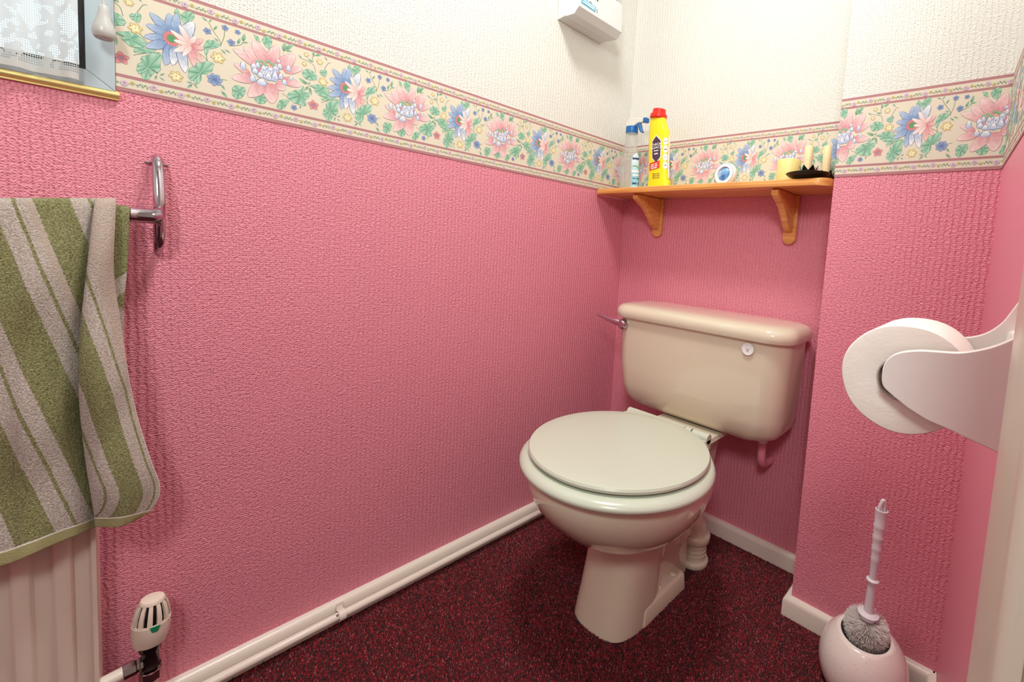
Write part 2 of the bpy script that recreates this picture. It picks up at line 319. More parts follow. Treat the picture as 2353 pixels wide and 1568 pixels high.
def draw():
    I = Ink(); F = FEAT
    # lines
    for i in F['stem']: I.line(i, .7, (96, 128, 92))
    for a, b, c, d in F['sprig']:
        I.line([(a, b), (c, d)], .4, (110, 140, 105)); I.petal(a + (c - a) * .3, b + (d - b) * .3, c + (c - a) * .2, d + (d - b) * .2, math.hypot(c - a, d - b) * .42, (92, 150, 120), (170, 200, 176), None)
    for p in F['leaf']: I.leaf(p)
    for x, y, r in F['redfl']: I.daisy(x, y, r * 1.15, 5, (192, 106, 114), (224, 168, 168), (140, 150, 190), (172, 108, 114), .4, .78)
    for i, (x, y, r) in enumerate(F['bluefl']): I.daisy(x, y, r * 1.12, 5 if r < 7 else 7, (104, 130, 178), (156, 178, 212), (110, 120, 170), (92, 110, 150), .5 + i, .8)
    for i, (x, y, r) in enumerate(F['yelfl']):
        I.daisy(x, y, r * 1.12, 6, (244, 236, 196), (212, 194, 130), (240, 230, 190), (176, 154, 92), .2 + i, .75); I.daisy(x, y, r * .6, 5, (236, 226, 170), (250, 246, 226), (190, 168, 90), None, .7 + i, .7)
    # blue flower
    for k, (a, b, c, d, w) in enumerate(F['blue']):
        a += (F['ringc'][0] - a) * .35; b += (F['ringc'][1] - b) * .35; I.petal(a, b, c, d, w * 1.5, (116, 148, 194), (184, 202, 224) if k not in (6, 9, 5) else (242, 242, 244), (110, 128, 168), 0, 1.0)
    gx, gy = F['ringc']
    for k in range(16):
        t = 2 * PI * k / 16; I.petal(gx, gy, gx + 10.5 * math.cos(t), gy + 11.5 * math.sin(t), 4.4, (196, 90, 98), (232, 152, 152), (176, 96, 104), 0, .5)
    I.blob(gx, gy, 5.2, 6, (60, 130, 84), (96, 160, 112), 14)
    for k in range(22):
        t = k * 2.4; r = 4.6 * math.sqrt(k / 22); I.blob(gx + r * math.cos(t), gy + r * math.sin(t), .5, .5, (170, 214, 170), (130, 190, 140), 6)
    for a, b, c, d, w in F['pinkp']: I.petal(a, b, c, d, w * 1.3, (208, 122, 130), (240, 206, 204), (192, 134, 140), 0, 1.0)
    for a, b, c, d, w in F['white']: I.petal(a, b, c, d, w * 1.2, (232, 188, 184), (248, 240, 234), (196, 168, 168), 0, .7)
    # big pink flower
    for k, (a, b, c, d, w) in enumerate(F['pink']): I.petal(a, b, c, d, w * 1.5, (212, 140, 148), (240, 216, 214), (198, 154, 160), .06, 1.1)
    x, y, rx, ry = F['disc']; I.blob(x, y, rx, ry, (186, 150, 168), (208, 150, 156), 24)
    for k in range(7): I.petal(x - 8 + k * 1.5, y + 4, x - 14 + k * 4, y + ry + 3, 2.6, (206, 176, 96), (226, 170, 150), None)
    for gx, gy, r in F['green']: I.blob(gx, gy, r * 1.15, r * 1.15, (62, 120, 88), (62, 120, 88), 10); I.blob(gx, gy + r * .15, r, r, (96, 160, 116), (168, 208, 176), 10)
    for row in range(5):
        for q in range(7 - (row % 2)):
            xx = x + (q - 3 + .5 * (row % 2)) * 3.9 * (1 - .06 * row) - 1; yy = y + 6.5 - row * 4.1
            if ((xx - x) / (rx * .80)) ** 2 + ((yy - y) / (ry * .95)) ** 2 < 1:
                I.blob(xx, yy, 2.5, 3.5, (128, 138, 180), (128, 138, 180), 12); I._pet(xx, yy - 3.4, 0, 1, 6.9, 4.7, lin((150, 172, 210)), lin((250, 250, 250)), .1, .9, 0)
    for gx, gy, r in F['green']: I.blob(gx, gy, r * 1.15, r * 1.15, (72, 128, 98), (72, 128, 98), 10); I.blob(gx, gy + r * .15, r, r, (106, 166, 126), (168, 208, 176), 10)
    for a, b, rx, ry in F['inner']:
        rx *= 1.32; ry *= 1.25; I.blob(a, b, rx * 1.06, ry * 1.05, (128, 138, 180), (128, 138, 180), 14)
        I._pet(a, b - ry, 0, 1, 2.1 * ry, 2 * rx * 1.0, lin((150, 174, 212)), lin((250, 250, 250)), .10, .9, 0)
    # narrow vine bands above and below
    for yb, ph in ((13.0, 0), (153.4, 17)):
        I.line([(q * PER / 24, yb + 1.1 * math.sin(q * 1.571)) for q in range(25)], .35, (140, 160, 120))
        for k in range(8):
            x = (k + .5) * PER / 8 + ph * .3 - 4
            I.daisy(x, yb + (1.2 if k % 2 else -1), 4.0, 6, (196, 160, 186), (222, 200, 214), (116, 100, 150), (206, 180, 200), k, .95)
            I.daisy(x + 8.5, yb + (-1.4 if k % 2 else 1.3), 2.9, 5, (176, 164, 84), (218, 208, 140), (150, 130, 70), None, k * .7, .9)
            for j in range(5):
                I.petal(x + 13 + j * 2.6, yb + .4 * math.sin(j), x + 15.2 + j * 2.6, yb + (2.9 if j % 2 else -2.9), 1.5, (84, 140, 112), (134, 176, 146), None)
    return I.T
INK = draw()
H = (ZT - ZB) * 1000
def clip(P, C, lo, hi):
    for lim, sg in ((lo, 1), (hi, -1)):
        Q, D = [], []
        for i in range(len(P)):
            a, b = P[i], P[(i + 1) % len(P)]; ca, cb = C[i], C[(i + 1) % len(P)]; ia = sg * (a[0] - lim) >= 0; ib = sg * (b[0] - lim) >= 0
            if ia: Q.append(a); D.append(ca)
            if ia != ib:
                t = (lim - a[0]) / (b[0] - a[0]); Q.append((lim, a[1] + (b[1] - a[1]) * t)); D.append(ca + (cb - ca) * t)
        P, C = Q, D
        if len(P) < 3: return [], []
    return P, C
def border(name, p0, p1, s0, nrm):
    """strip from p0 to p1 (left to right as seen), pattern coordinate s0 (mm) at p0"""
    p0 = Vector((*p0, 0)); p1 = Vector((*p1, 0)); L = (p1 - p0).length * 1000; d = (p1 - p0).normalized(); nrm = Vector(nrm).normalized()
    V, Fc, Cc = [], [], []
    def put(P, C, off):
        n = len(V)
        for q in P: V.append(p0 + d * ((q[0] - s0) / 1000) + Vector((0, 0, ZB + q[1] / 1000)) + nrm * off)
        Fc.append(tuple(range(n, n + len(P)))); Cc.extend(C)
    cr, mv = lin((224, 216, 197)), lin((180, 130, 133))
    def rect(a, b, z0, z1, c, off): put([(a, z0), (b, z0), (b, z1), (a, z1)], [c] * 4, off)
    rect(s0, s0 + L, 0, H, cr, .0011)
    for z0, z1 in ((0, .034), (.118, .146), (.862, .890), (.968, 1)): rect(s0, s0 + L, z0 * H, z1 * H, mv, .00116)
    k0 = math.floor((s0 - 60) / PER) - 1; k1 = math.ceil((s0 + L + 60) / PER) + 1
    for k in range(k0, k1 + 1):
        for lay, P, C in INK:
            Q = [(x + k * PER, y) for x, y in P]
            if max(q[0] for q in Q) < s0 or min(q[0] for q in Q) > s0 + L: continue
            Q, D = clip(Q, list(C), s0, s0 + L)
            if Q: put([(a, min(max(b, 1), H - 1)) for a, b in Q], D, .0012 + lay * 7e-7)
    # edge of the paper, so the strip has its thickness
    n = len(V)
    for z in (0, H):
        for q in (s0, s0 + L):
            for off in (0, .0011): V.append(p0 + d * ((q - s0) / 1000) + Vector((0, 0, ZB + z / 1000)) + nrm * off)
    for f in ((0, 1, 3, 2), (4, 5, 7, 6), (0, 1, 5, 4), (2, 3, 7, 6)): Fc.append(tuple(n + i for i in f))
    Cc.extend([mv] * 8)
    me = bpy.data.meshes.new(name); me.from_pydata([tuple(v) for v in V], [], Fc); me.update()
    ca = me.color_attributes.new('Col', 'FLOAT_COLOR', 'POINT'); A = np.ones((len(V), 4), dtype=np.float32); A[:, :3] = np.array(Cc)
    ca.data.foreach_set('color', A.ravel())
    me.calc_loop_triangles()
    o = link(name, me, M['print']); struct(o); return o
border('trim_1', (0, WY0 + .0005), (0, 0), (WY0 + .0005 + .153) * 1000, (1, 0, 0))
border('trim_2', (0, 0), (XE, 0), -299.6 + 123.3, (0, -1, 0))
border('trim_3', (XE, YD), (XR, YD), (XE - .8451) * 1000, (0, -1, 0))
border('trim_4', (XR, YD), (xr(-.845), -.845), (XR - .8451) * 1000, (-1, -SPL, 0))

# ------------------------------------------------------------------ skirting boards
def skirt(name, pts, h=.0475, t=.015):
    """pts: plan polyline on the wall face, room on the left of the direction of travel"""
    prof = [(0, 0), (t, 0), (t, h - .012), (t * .92, h - .006), (t * .7, h - .002), (t * .35, h), (0, h)]
    P = [Vector((*p, 0)) for p in pts]; rings = []
    for i, p in enumerate(P):
        d0 = (p - P[i - 1]).normalized() if i else (P[1] - P[0]).normalized(); d1 = (P[i + 1] - p).normalized() if i < len(P) - 1 else d0
        n0 = Vector((-d0.y, d0.x, 0)); n1 = Vector((-d1.y, d1.x, 0)); n = (n0 + n1); n = n / (n.dot(n0))
        rings.append([p + n * a + Vector((0, 0, b)) for a, b in prof])
    o = MB().rings(rings).build(name, M['gloss']); o.data.polygons.foreach_set('use_smooth', [True] * len(o.data.polygons)); o.data.set_sharp_from_angle(angle=math.radians(40)); return struct(o)
skirt('baseboard_left', [(0, -.0155), (0, YF + .02)][::1])
skirt('baseboard_back', [(XE, 0), (0, 0)])
skirt('baseboard_boxing', [(XR - .002, YD), (XE, YD), (XE, -.016)])
skirt('baseboard_right', [(xr(-.835), -.835), (XR, YD)])

# ------------------------------------------------------------------ carpet pile
def carpet():
    st = .0027; xs = np.arange(.018, 1.10, st); ys = np.arange(-1.32, -.012, st)
    X, Y = np.meshgrid(xs, ys); X = X.ravel() + RNG.uniform(-.0014, .0014, X.size); Y = Y.ravel() + RNG.uniform(-.0014, .0014, Y.size)
    keep = (X < XR - SPL * (Y - YD) - .014) & ~((X > XE - .016) & (Y > YD - .016)); 
    keep &= ~((((X - .41) / .072) ** 2 < 1) & (Y > -.525) & (Y < -.2))
    keep &= (Y < -.015) & (X > .017)
    # only the floor in front of and around what the photograph shows
    keep &= (Y > -1.22) | (X > .25)
    X, Y = X[keep], Y[keep]; n = X.size
    ang = RNG.uniform(0, 2 * PI, n); lean = RNG.uniform(0, .0022, n); la = RNG.uniform(0, 2 * PI, n); hh = RNG.uniform(.0028, .0048, n); r = RNG.uniform(.0012, .0017, n)
    V = np.zeros((n, 4, 3), dtype=np.float32)
    for k in range(3):
        V[:, k, 0] = X + r * np.cos(ang + k * 2 * PI / 3); V[:, k, 1] = Y + r * np.sin(ang + k * 2 * PI / 3); V[:, k, 2] = 0
    V[:, 3, 0] = X + lean * np.cos(la); V[:, 3, 1] = Y + lean * np.sin(la); V[:, 3, 2] = hh
    base = (np.arange(n) * 4)[:, None]
    F = np.concatenate([base + np.array([[0, 1, 3]]), base + np.array([[1, 2, 3]]), base + np.array([[2, 0, 3]])], 1).reshape(-1)
    me = bpy.data.meshes.new('carpet_pile'); me.vertices.add(n * 4); me.vertices.foreach_set('co', V.ravel())
    nf = n * 3; me.loops.add(nf * 3); me.loops.foreach_set('vertex_index', F.astype(np.int32)); me.polygons.add(nf)
    me.polygons.foreach_set('loop_start', np.arange(0, nf * 3, 3, dtype=np.int32)); me.polygons.foreach_set('loop_total', np.full(nf, 3, dtype=np.int32)); me.update()
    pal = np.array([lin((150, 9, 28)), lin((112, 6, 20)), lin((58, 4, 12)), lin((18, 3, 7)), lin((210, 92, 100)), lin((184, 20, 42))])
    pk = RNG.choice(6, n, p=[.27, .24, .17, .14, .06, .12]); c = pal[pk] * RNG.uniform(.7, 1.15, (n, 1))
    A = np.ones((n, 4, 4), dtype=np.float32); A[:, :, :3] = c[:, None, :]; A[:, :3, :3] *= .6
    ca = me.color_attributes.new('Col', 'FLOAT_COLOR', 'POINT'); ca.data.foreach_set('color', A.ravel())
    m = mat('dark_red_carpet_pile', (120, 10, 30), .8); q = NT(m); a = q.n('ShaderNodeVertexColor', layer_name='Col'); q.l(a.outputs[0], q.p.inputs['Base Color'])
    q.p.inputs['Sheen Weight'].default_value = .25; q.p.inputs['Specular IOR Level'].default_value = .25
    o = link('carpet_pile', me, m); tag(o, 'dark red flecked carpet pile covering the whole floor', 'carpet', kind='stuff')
carpet()

# ------------------------------------------------------------------ window with net curtain
M['upvc'] = mat('white_plastic_window_frame', (184, 200, 208), .22)
M['gasket'] = mat('black_gasket', (12, 16, 20), .5)
M['gold'] = mat('gold_edging', (250, 226, 150), .3, .6)
M['glass'] = mat('window_glass', (255, 255, 255), .05, Transmission_Weight=1.0, IOR=1.05)
wf = MB()
y0, y1, z0, z1, t = WY0, WY1, WZ0, WZ1, .0285
def mitre(mb, x0, x1, y0, y1, z0, z1, t):
    O = [(y0, z0), (y0, z1), (y1, z1), (y1, z0)]; I = [(y0 - t, z0 + t * .82), (y0 - t, z1 - t), (y1 + t, z1 - t), (y1 + t, z0 + t * .82)]
    for k in range(4):
        a, b, c, d = O[k], O[(k + 1) % 4], I[(k + 1) % 4], I[k]
        mb.prism([(x0, *a), (x0, *b), (x0, *c), (x0, *d)], (x1 - x0, 0, 0))
mitre(wf, -.06, .006, y0, y1, z0, z1, t)
win = wf.build('window_1', M['upvc'], bevel=.0012); struct(win)
g = MB(); mitre(g, -.012, .0035, y0 - t + .0003, y1 + t - .0003, z0 + t * .82 - .0003, z1 - t + .0003, .0062); o = g.build('gasket', M['gasket'], win)
g = MB().box((-.010, y1 + t, z0 + t * .8), (-.006, y0 - t, z1 - t)); g.build('pane', M['glass'], win)
struct(MB().tube([(.004, WY0 + .004, WZ0 - .004), (.004, WY1, WZ0 - .004)], .0046, 12).box((0, WY1, WZ0 - .011), (.004, WY0 + .003, WZ0 + .002)).build('trim_5', M['gold'], auto=40))

def lace():
    m = mat('white_net_lace', (236, 236, 232), .9); q = NT(m); uv = q.uv(); t = m.node_tree
    sep = q.n('ShaderNodeSeparateXYZ'); q.l(uv, sep.inputs[0]); u, v = sep.outputs[0], sep.outputs[1]
    ck = q.math('MULTIPLY', q.math('SINE', q.math('MULTIPLY', u, 2 * PI / .0050)), q.math('SINE', q.math('MULTIPLY', v, 2 * PI / .0062)))
    hole = q.math('GREATER_THAN', q.math('ABSOLUTE', ck), .42)
    # motifs: open net inside large diamonds and rounds, solid cloth elsewhere
    du = q.math('ABSOLUTE', q.math('SUBTRACT', q.math('FRACT', q.math('DIVIDE', q.math('ADD', u, .011), .042)), .5))
    dv = q.math('ABSOLUTE', q.math('SUBTRACT', q.math('FRACT', q.math('DIVIDE', q.math('ADD', v, .016), .062)), .5))
    dia = q.math('LESS_THAN', q.math('ADD', q.math('MULTIPLY', du, 1.15), dv), .36)
    rn = q.math('LESS_THAN', q.noise(uv, 95, 1), .45)
    low = q.math('GREATER_THAN', v, .012)
    msk = q.math('MULTIPLY', q.math('MAXIMUM', dia, rn), low)
    op = q.math('MULTIPLY', hole, msk)
    tr = q.n('ShaderNodeBsdfTransparent'); tl = q.n('ShaderNodeBsdfTranslucent'); tl.inputs[0].default_value = (.85, .87, .85, 1)
    mx0 = q.n('ShaderNodeMixShader'); mx0.inputs[0].default_value = .45; q.l(q.p.outputs[0], mx0.inputs[1]); q.l(tl.outputs[0], mx0.inputs[2])
    fac = q.math('MAXIMUM', q.math('MULTIPLY', op, .96), .10)
    mx = q.n('ShaderNodeMixShader'); q.l(fac, mx.inputs[0]); q.l(mx0.outputs[0], mx.inputs[1]); q.l(tr.outputs[0], mx.inputs[2]); q.l(mx.outputs[0], q.out.inputs[0])
    V, F, UV = [], [], []; nu, nv = 160, 30; ya = -1.2485; L = .58
    for j in range(nv + 1):
        for i in range(nu + 1):
            s = i / nu * L; z = WZ0 + .004 + j / nv * .95; y = ya - s + .006 * (j / nv)
            x = .016 + .0045 * math.sin(s * 2 * PI / .052 + .6) + .002 * math.sin(s * 2 * PI / .023 + 3 * j / nv)
            V.append((x, y, z)); UV.append((s * 1.25, z - WZ0))
    for j in range(nv):
        for i in range(nu): a = j * (nu + 1) + i; F.append((a, a + 1, a + nu + 2, a + nu + 1))
    me = bpy.data.meshes.new('net_curtain'); me.from_pydata(V, [], F); me.update(); ul = me.uv_layers.new(name='UVMap')
    for l in me.loops: ul.data[l.index].uv = UV[l.vertex_index]
    o = link('net_curtain', me, m, smooth=True)
    tag(o, 'white patterned lace net curtain hanging in front of the window', 'curtain')
lace()

# cord pull
r = at(237, 60, 'x', .032); y, z = -1.2245, 1.082
t = thing('light_pull', (.032, y, z), 'pale grey plastic cord pull hanging in front of the window frame', 'light pull')
M['plastic'] = mat('pale_grey_plastic', (194, 195, 192), .3, Subsurface_Weight=.1)
M['cord'] = mat('cord', (214, 206, 192), .8)
MB().lathe([(.004, .002), (.0082, .0), (.0108, .003), (.0122, .009), (.0108, .017), (.0074, .027), (.0056, .036), (.0050, .044), (.0040, .0455)], (.032, y, z), 28).build('knob', M['plastic'], t, smooth=True)
cd = MB()
cd.tube([(.032 + .0006 * math.cos(k * 1.1), y + .0006 * math.sin(k * 1.1), z + .041 + k * .004) for k in range(0, 300)], .0011, 6).build('cord', M['cord'], t, smooth=True)

# ------------------------------------------------------------------ materials of the things
M['ceramic'] = mat('cream_glazed_ceramic', (221, 211, 188), .12, Coat_Weight=.5, Coat_Roughness=.05)
M['seatp'] = mat('ivory_plastic_seat', (202, 209, 192), .22)
M['chrome'] = mat('polished_chrome', (196, 182, 194), .10, 1.0)
M['darkchrome'] = mat('tarnished_chrome', (170, 162, 162), .18, 1.0)
M['whitep'] = mat('white_plastic', (240, 240, 240), .25)
M['pine'] = mat('varnished_pine', (222, 150, 78), .3, Coat_Weight=.3)
N = NT(M['pine']); tc = N.obj(); mp = N.n('ShaderNodeMapping'); mp.inputs['Scale'].default_value = (3, 40, 60); N.l(tc, mp.inputs[0])
N.l(N.ramp(N.noise(mp.outputs[0], 2.2, 4, .6), [(.3, srgb(206, 132, 62)), (.55, srgb(228, 160, 88)), (.75, srgb(236, 176, 104))]), N.p.inputs['Base Color'])

# ------------------------------------------------------------------ heating pipe along the left skirting
t = thing('heating_pipe', (.030, -.6, .026), 'white painted copper heating pipe running along the left skirting board', 'pipe')
px0 = .0288; pz0 = .0262
b = MB(); b.tube([(px0, -.02, pz0), (px0, -.5, pz0), (px0, -.9, pz0 + .0005), (px0, -1.90, pz0)], .0078, 20); b.build('pipe_run', M['gloss'], t, smooth=True)
c = at(785, 1418, 'x', .03); yc = c.y
b = MB(); arc = [(px0 + .0098 * math.cos(a), yc, pz0 + .0098 * math.sin(a)) for a in [math.radians(k) for k in range(-100, 171, 15)]]
prof = [Vector(p) for p in arc] + [Vector((.0165, yc, .040)), Vector((.0160, yc, .0465))]
th = .0014
R0 = [[p + Vector((0, dy, 0)) for dy in (-.0065, .0065)] for p in prof]
V = []; F = []
for k, p in enumerate(prof):
    d = (prof[min(k + 1, len(prof) - 1)] - prof[max(k - 1, 0)]).normalized(); nn = Vector((d.z, 0, -d.x)) * th
    V += [p + Vector((0, -.0065, 0)), p + Vector((0, .0065, 0)), p + nn + Vector((0, .0065, 0)), p + nn + Vector((0, -.0065, 0))]
b.rings([V[i * 4:i * 4 + 4] for i in range(len(prof))]); b.build('pipe_clip', M['gloss'], t, bevel=.0004)
MB().lathe([(.0001, .002), (.002, .0018), (.0026, 0)], (px0 + .004, yc - .0095, pz0 + .007), 10, (1, -.4, .2)).build('clip_screw', M['darkchrome'], t, smooth=True)

# ------------------------------------------------------------------ toilet
CXT = .408
t = thing('toilet', (CXT, -.36, 0), 'cream ceramic toilet with low-level cistern and closed lid on the carpet', 'toilet')
TO = t
# pan: bowl flowing into the pedestal
S = [(.372, .190, -.668, -.232, 2.0), (.362, .1965, -.676, -.226, 2.0), (.345, .1975, -.678, -.225, 2.0), (.325, .1945, -.673, -.228, 2.0), (.300, .1850, -.659, -.235, 2.05), (.275, .1715, -.638, -.245, 2.1),
     (.250, .1550, -.613, -.25, 2.1), (.228, .1350, -.585, -.25, 2.15), (.210, .1150, -.558, -.26, 2.2), (.197, .0990, -.535, -.27, 2.25), (.188, .0870, -.516, -.29, 2.3), (.184, .0800, -.503, -.30, 2.4),
     (.178, .0765, -.499, -.31, 2.6), (.150, .0765, -.503, -.32, 2.8), (.110, .0770, -.511, -.33, 2.8), (.070, .0780, -.519, -.335, 2.8), (.030, .0795, -.528, -.34, 2.9), (.0, .0805, -.535, -.34, 2.9)]
b = MB(); b.rings([oval(CXT, yf, yb, a, z, 72, e) for z, a, yf, yb, e in S])
b.rings([rrect(CXT - w, CXT + w, y0, y1, .03, z) for z, w, y0, y1 in ((.335, .060, -.32, -.07), (.350, .084, -.34, -.055), (.362, .094, -.35, -.05), (.3725, .091, -.345, -.053))])
# foot plinth with screw holes
b.rings([rrect(CXT - w, CXT + w, y0, y1, .012, z) for z, w, y0, y1 in ((0, .0835, -.450, -.262), (.036, .0815, -.445, -.266), (.043, .076, -.438, -.272))])
b.rings([rrect(CXT - w, CXT + w, y0, y1, .018, z) for z, w, y0, y1 in ((.0, .052, -.42, -.20), (.10, .050, -.42, -.20), (.20, .060, -.42, -.18))])
b.rings([rrect(CXT - w, CXT + w, y0, y1, .02, z) for z, w, y0, y1 in ((.10, .055, -.28, -.15), (.2, .06, -.28, -.12), (.34, .060, -.3, -.08))])
pan = b.build('pan', M['ceramic'], t, auto=50)
for yy in (-.362, -.300):
    MB().lathe([(.0001, .0036), (.0055, .0034), (.0078, .002), (.0084, 0)], (CXT + .063, yy, .0425), 20).build('screw_cap', M['ceramic'], t, smooth=True)
# seat ring and lid
Sx, Sa = .411, .205
SEC = [(.3745, .200, -.684), (.3752, .2090, -.693), (.379, .2120, -.6965), (.3845, .2105, -.695), (.390, .2055, -.690), (.3935, .198, -.682), (.3945, .188, -.670)]
b = MB(); out = [oval(Sx + .003, yf, -.272, a, z, 80, 2.0) for z, a, yf in SEC]
inn = [oval(Sx, -.60, -.34, .125, z, 80) for z in (.394, .376)]
b.rings(out + inn + [out[0]], False, False); b.build('seat', M['seatp'], t, smooth=True)
LID = [(.3985, .185, -.6615, -.284), (.3985, .1935, -.6725, -.277), (.4015, .1965, -.6755, -.2745), (.4055, .1968, -.676, -.274), (.4095, .1945, -.6735, -.276), (.4110, .188, -.666, -.282), (.4118, .16, -.635, -.31), (.4124, .1, -.57, -.37), (.4126, .03, -.50, -.45)]
b = MB(); b.rings([oval(Sx, yf, yb, a, z, 80, 2.0) for z, a, yf, yb in LID])
b.rings([[Vector((x, y, z)) for x, y in ((Sx - .120, -.365), (Sx - .108, -.272), (Sx + .050, -.272), (Sx + .050, -.288), (Sx + .070, -.288), (Sx + .110, -.365))] for z in (.4000, .4105)])
b.build('seat_lid', M['seatp'], t, smooth=False, auto=35)
for hx, hw in ((Sx - .108, .017), (Sx + .060, .0085), (Sx + .094, .0215)):
    h = MB(); h.rings([[Vector((hx + s_ * hw, -.277 + .0125 * math.cos(a), .3990 + .0125 * math.sin(a))) for a in [math.radians(k) for k in range(0, 360, 15)]] for s_ in (-1, -.9, .9, 1)])
    h.rings([rrect(hx - hw, hx + hw, -.293, -.265, .004, z) for z in (.3725, .398)])
    h.build('hinge', M['seatp'], t, auto=40, bevel=.001)
# cistern
b = MB()
CS = [(.376, .225, .588, -.045, -.140, .045), (.380, .203, .610, -.030, -.158, .05), (.392, .184, .632, -.020, -.172, .052), (.410, .170, .645, -.014, -.182, .052), (.44, .162, .650, -.012, -.188, .052), (.50, .156, .653, -.012, -.192, .052), (.58, .152, .656, -.012, -.194, .052), (.640, .150, .658, -.012, -.195, .052)]
def bow(R, cx, hw, amt):     # gentle outward bow of the front face
    return [Vector((p.x, p.y - (amt * (1 - ((p.x - cx) / hw) ** 2) if p.y < -.08 else 0), p.z)) for p in R]
b.rings([bow(rrect(x0, x1, y1, y0, r, z, 10), (x0 + x1) / 2, (x1 - x0) / 2, .012) for z, x0, x1, y0, y1, r in CS])
cis = b.build('cistern', M['ceramic'], t, auto=50)
b = MB()
CL = [(.6395, .148, .660, -.010, -.197, .054), (.6395, .140, .668, -.006, -.207, .056), (.648, .137, .671, -.004, -.2105, .058), (.659, .138, .670, -.005, -.2095, .058), (.668, .142, .666, -.008, -.205, .056), (.6745, .150, .658, -.014, -.196, .052), (.678, .165, .643, -.026, -.180, .045), (.6795, .20, .61, -.05, -.15, .03)]
b.rings([bow(rrect(x0, x1, y1, y0, r, z, 10), (x0 + x1) / 2, (x1 - x0) / 2, .012) for z, x0, x1, y0, y1, r in CL])
b.build('cistern_lid', M['ceramic'], t, auto=60)
# lever
p0 = Vector((.188, -.196, .617))
b = MB(); b.lathe([(.0155, 0), (.0160, .004), (.0150, .014), (.012, .018), (.0001, .019)], p0, 24, (-.15, -1, 0))
lp = bspl([p0 + Vector((0, -.012, 0)), p0 + Vector((-.030, -.018, .006)), p0 + Vector((-.062, -.020, .012)), p0 + Vector((-.092, -.020, .017))], 6)
rr = [[q + Vector((0, .004 * math.cos(a), (.0100 - .0058 * (i / len(lp))) * math.sin(a))) for a in [2 * PI * k / 14 for k in range(14)]] for i, q in enumerate(lp)]
b.rings(rr); b.build('flush_lever', M['chrome'], t, auto=45)
# badge
bp = Vector((.570, -.2025, .6165))
bd = MB().lathe([(.0145, 0), (.0150, .0012), (.0140, .0022), (.0125, .0018), (.0001, .0018)], bp, 32, (.03, -1, -.02)).build('badge', M['whitep'], t, auto=40)
V, F = text_mesh('#####\n###', .0034)
MB().add([bp + Vector((v.x, -.0022, v.y)) for v in V], F).build('badge_lettering', mat('grey_lettering', (176, 170, 172), .5), bd)
# soil pipe connector behind the pan
b = MB(); sp = Vector((CXT + .045, -.165, 0))
b.tube([sp + Vector((0, 0, .0)), sp + Vector((0, 0, .085))], .033, 28)
for z0, z1, r in ((.0, .016, .041), (.066, .086, .041), (.03, .034, .0345), (.042, .046, .0345), (.054, .058, .0345)): b.lathe([(r - .002, z0), (r, z0 + .002), (r, z1 - .002), (r - .002, z1)], sp, 28)
b.tube(bspl([sp + Vector((0, 0, .08)), sp + Vector((-.004, -.012, .12)), sp + Vector((-.03, -.05, .155)), sp + Vector((-.045, -.10, .17))], 6), .031, 24)
b.build('soil_pipe_connector', M['ceramic'], t, auto=50)
b = MB(); b.lathe([(.013, .0), (.013, .018), (.011, .020)], (.583, -.085, .357), 8); b.build('inlet_nut', M['whitep'], t)
b = MB(); b.tube(bspl([(.583, -.085, .36), (.583, -.084, .325), (.582, -.075, .300), (.580, -.045, .285), (.580, .005, .282)], 6), .0105, 18)
b.build('inlet_pipe', M['plainpink'], t, smooth=True)

# ------------------------------------------------------------------ shelf
ZS = 1.0255
t = thing('wall_shelf', (.35, -.001, ZS - .018), 'varnished pine shelf on two curved brackets above the cistern', 'shelf')
b = MB()
sx0, sx1, syf = .004, .706, -.158
poly = [(sx0, -.002)] + [(sx0, syf + .006), (sx0 + .006, syf)] + [(sx1 - .045 + .045 * math.sin(a), syf + .045 - .045 * math.cos(a)) for a in [math.radians(k) for k in range(0, 91, 10)]] + [(sx1, -.002)]
def inset(P, d):
    c = Vector((sum(p[0] for p in P) / len(P), sum(p[1] for p in P) / len(P)))
    return [(min(max(x, sx0 + d), sx1 - d) if True else x, max(y, syf + d) if y < -.01 else y) for x, y in P]
ZP = [(ZS - .0175, .004), (ZS - .0165, .0015), (ZS - .012, 0), (ZS - .009, 0), (ZS - .0075, .003), (ZS - .003, .003), (ZS - .001, .005), (ZS, .007)]
b.rings([[Vector((x, y, z)) for x, y in inset(poly, d)] for z, d in ZP]); b.build('shelf_board', M['pine'], t, auto=30)
def bracket(x, zb):
    b = MB(); w = .0175
    pl = [(x - w, ZS - .018), (x - w, zb + w)] + [(x - w * math.cos(a), zb + w - w * math.sin(a)) for a in [math.radians(k) for k in range(15, 166, 15)]] + [(x + w, zb + w), (x + w, ZS - .018)]
    b.prism([(px, -.0015, pz) for px, pz in pl], (0, -.012, 0))
    # curved arm
    prof = [(-.012, ZS - .018), (-.135, ZS - .018), (-.142, ZS - .024), (-.138, ZS - .034), (-.120, ZS - .043), (-.098, ZS - .053), (-.080, ZS - .066), (-.064, ZS - .082), (-.050, ZS - .098), (-.036, ZS - .110), (-.022, ZS - .1155), (-.0125, ZS - .113)]
    b.prism([(x - .009, y, z) for y, z in prof], (.018, 0, 0))
    return b.build('shelf_bracket', M['pine'], t, bevel=.0028, seg=3, auto=35)
bracket(.150, .884); bracket(.575, .877)

# ------------------------------------------------------------------ things on the shelf
def loft_px(rows, y, depth, z_of=None, e=2.6, n=40):
    """rows: (photo y, left, right) of an upright thing standing in the plane y; depth = its front-to-back half size factor"""
    R = []
    for py, l, r in rows:
        a, b2 = at(l, py, 'y', y), at(r, py, 'y', y); cx = (a.x + b2.x) / 2; hw = abs(b2.x - a.x) / 2 * .93; z = (a.z + b2.z) / 2
        R.append((cx, hw, z))
    return R
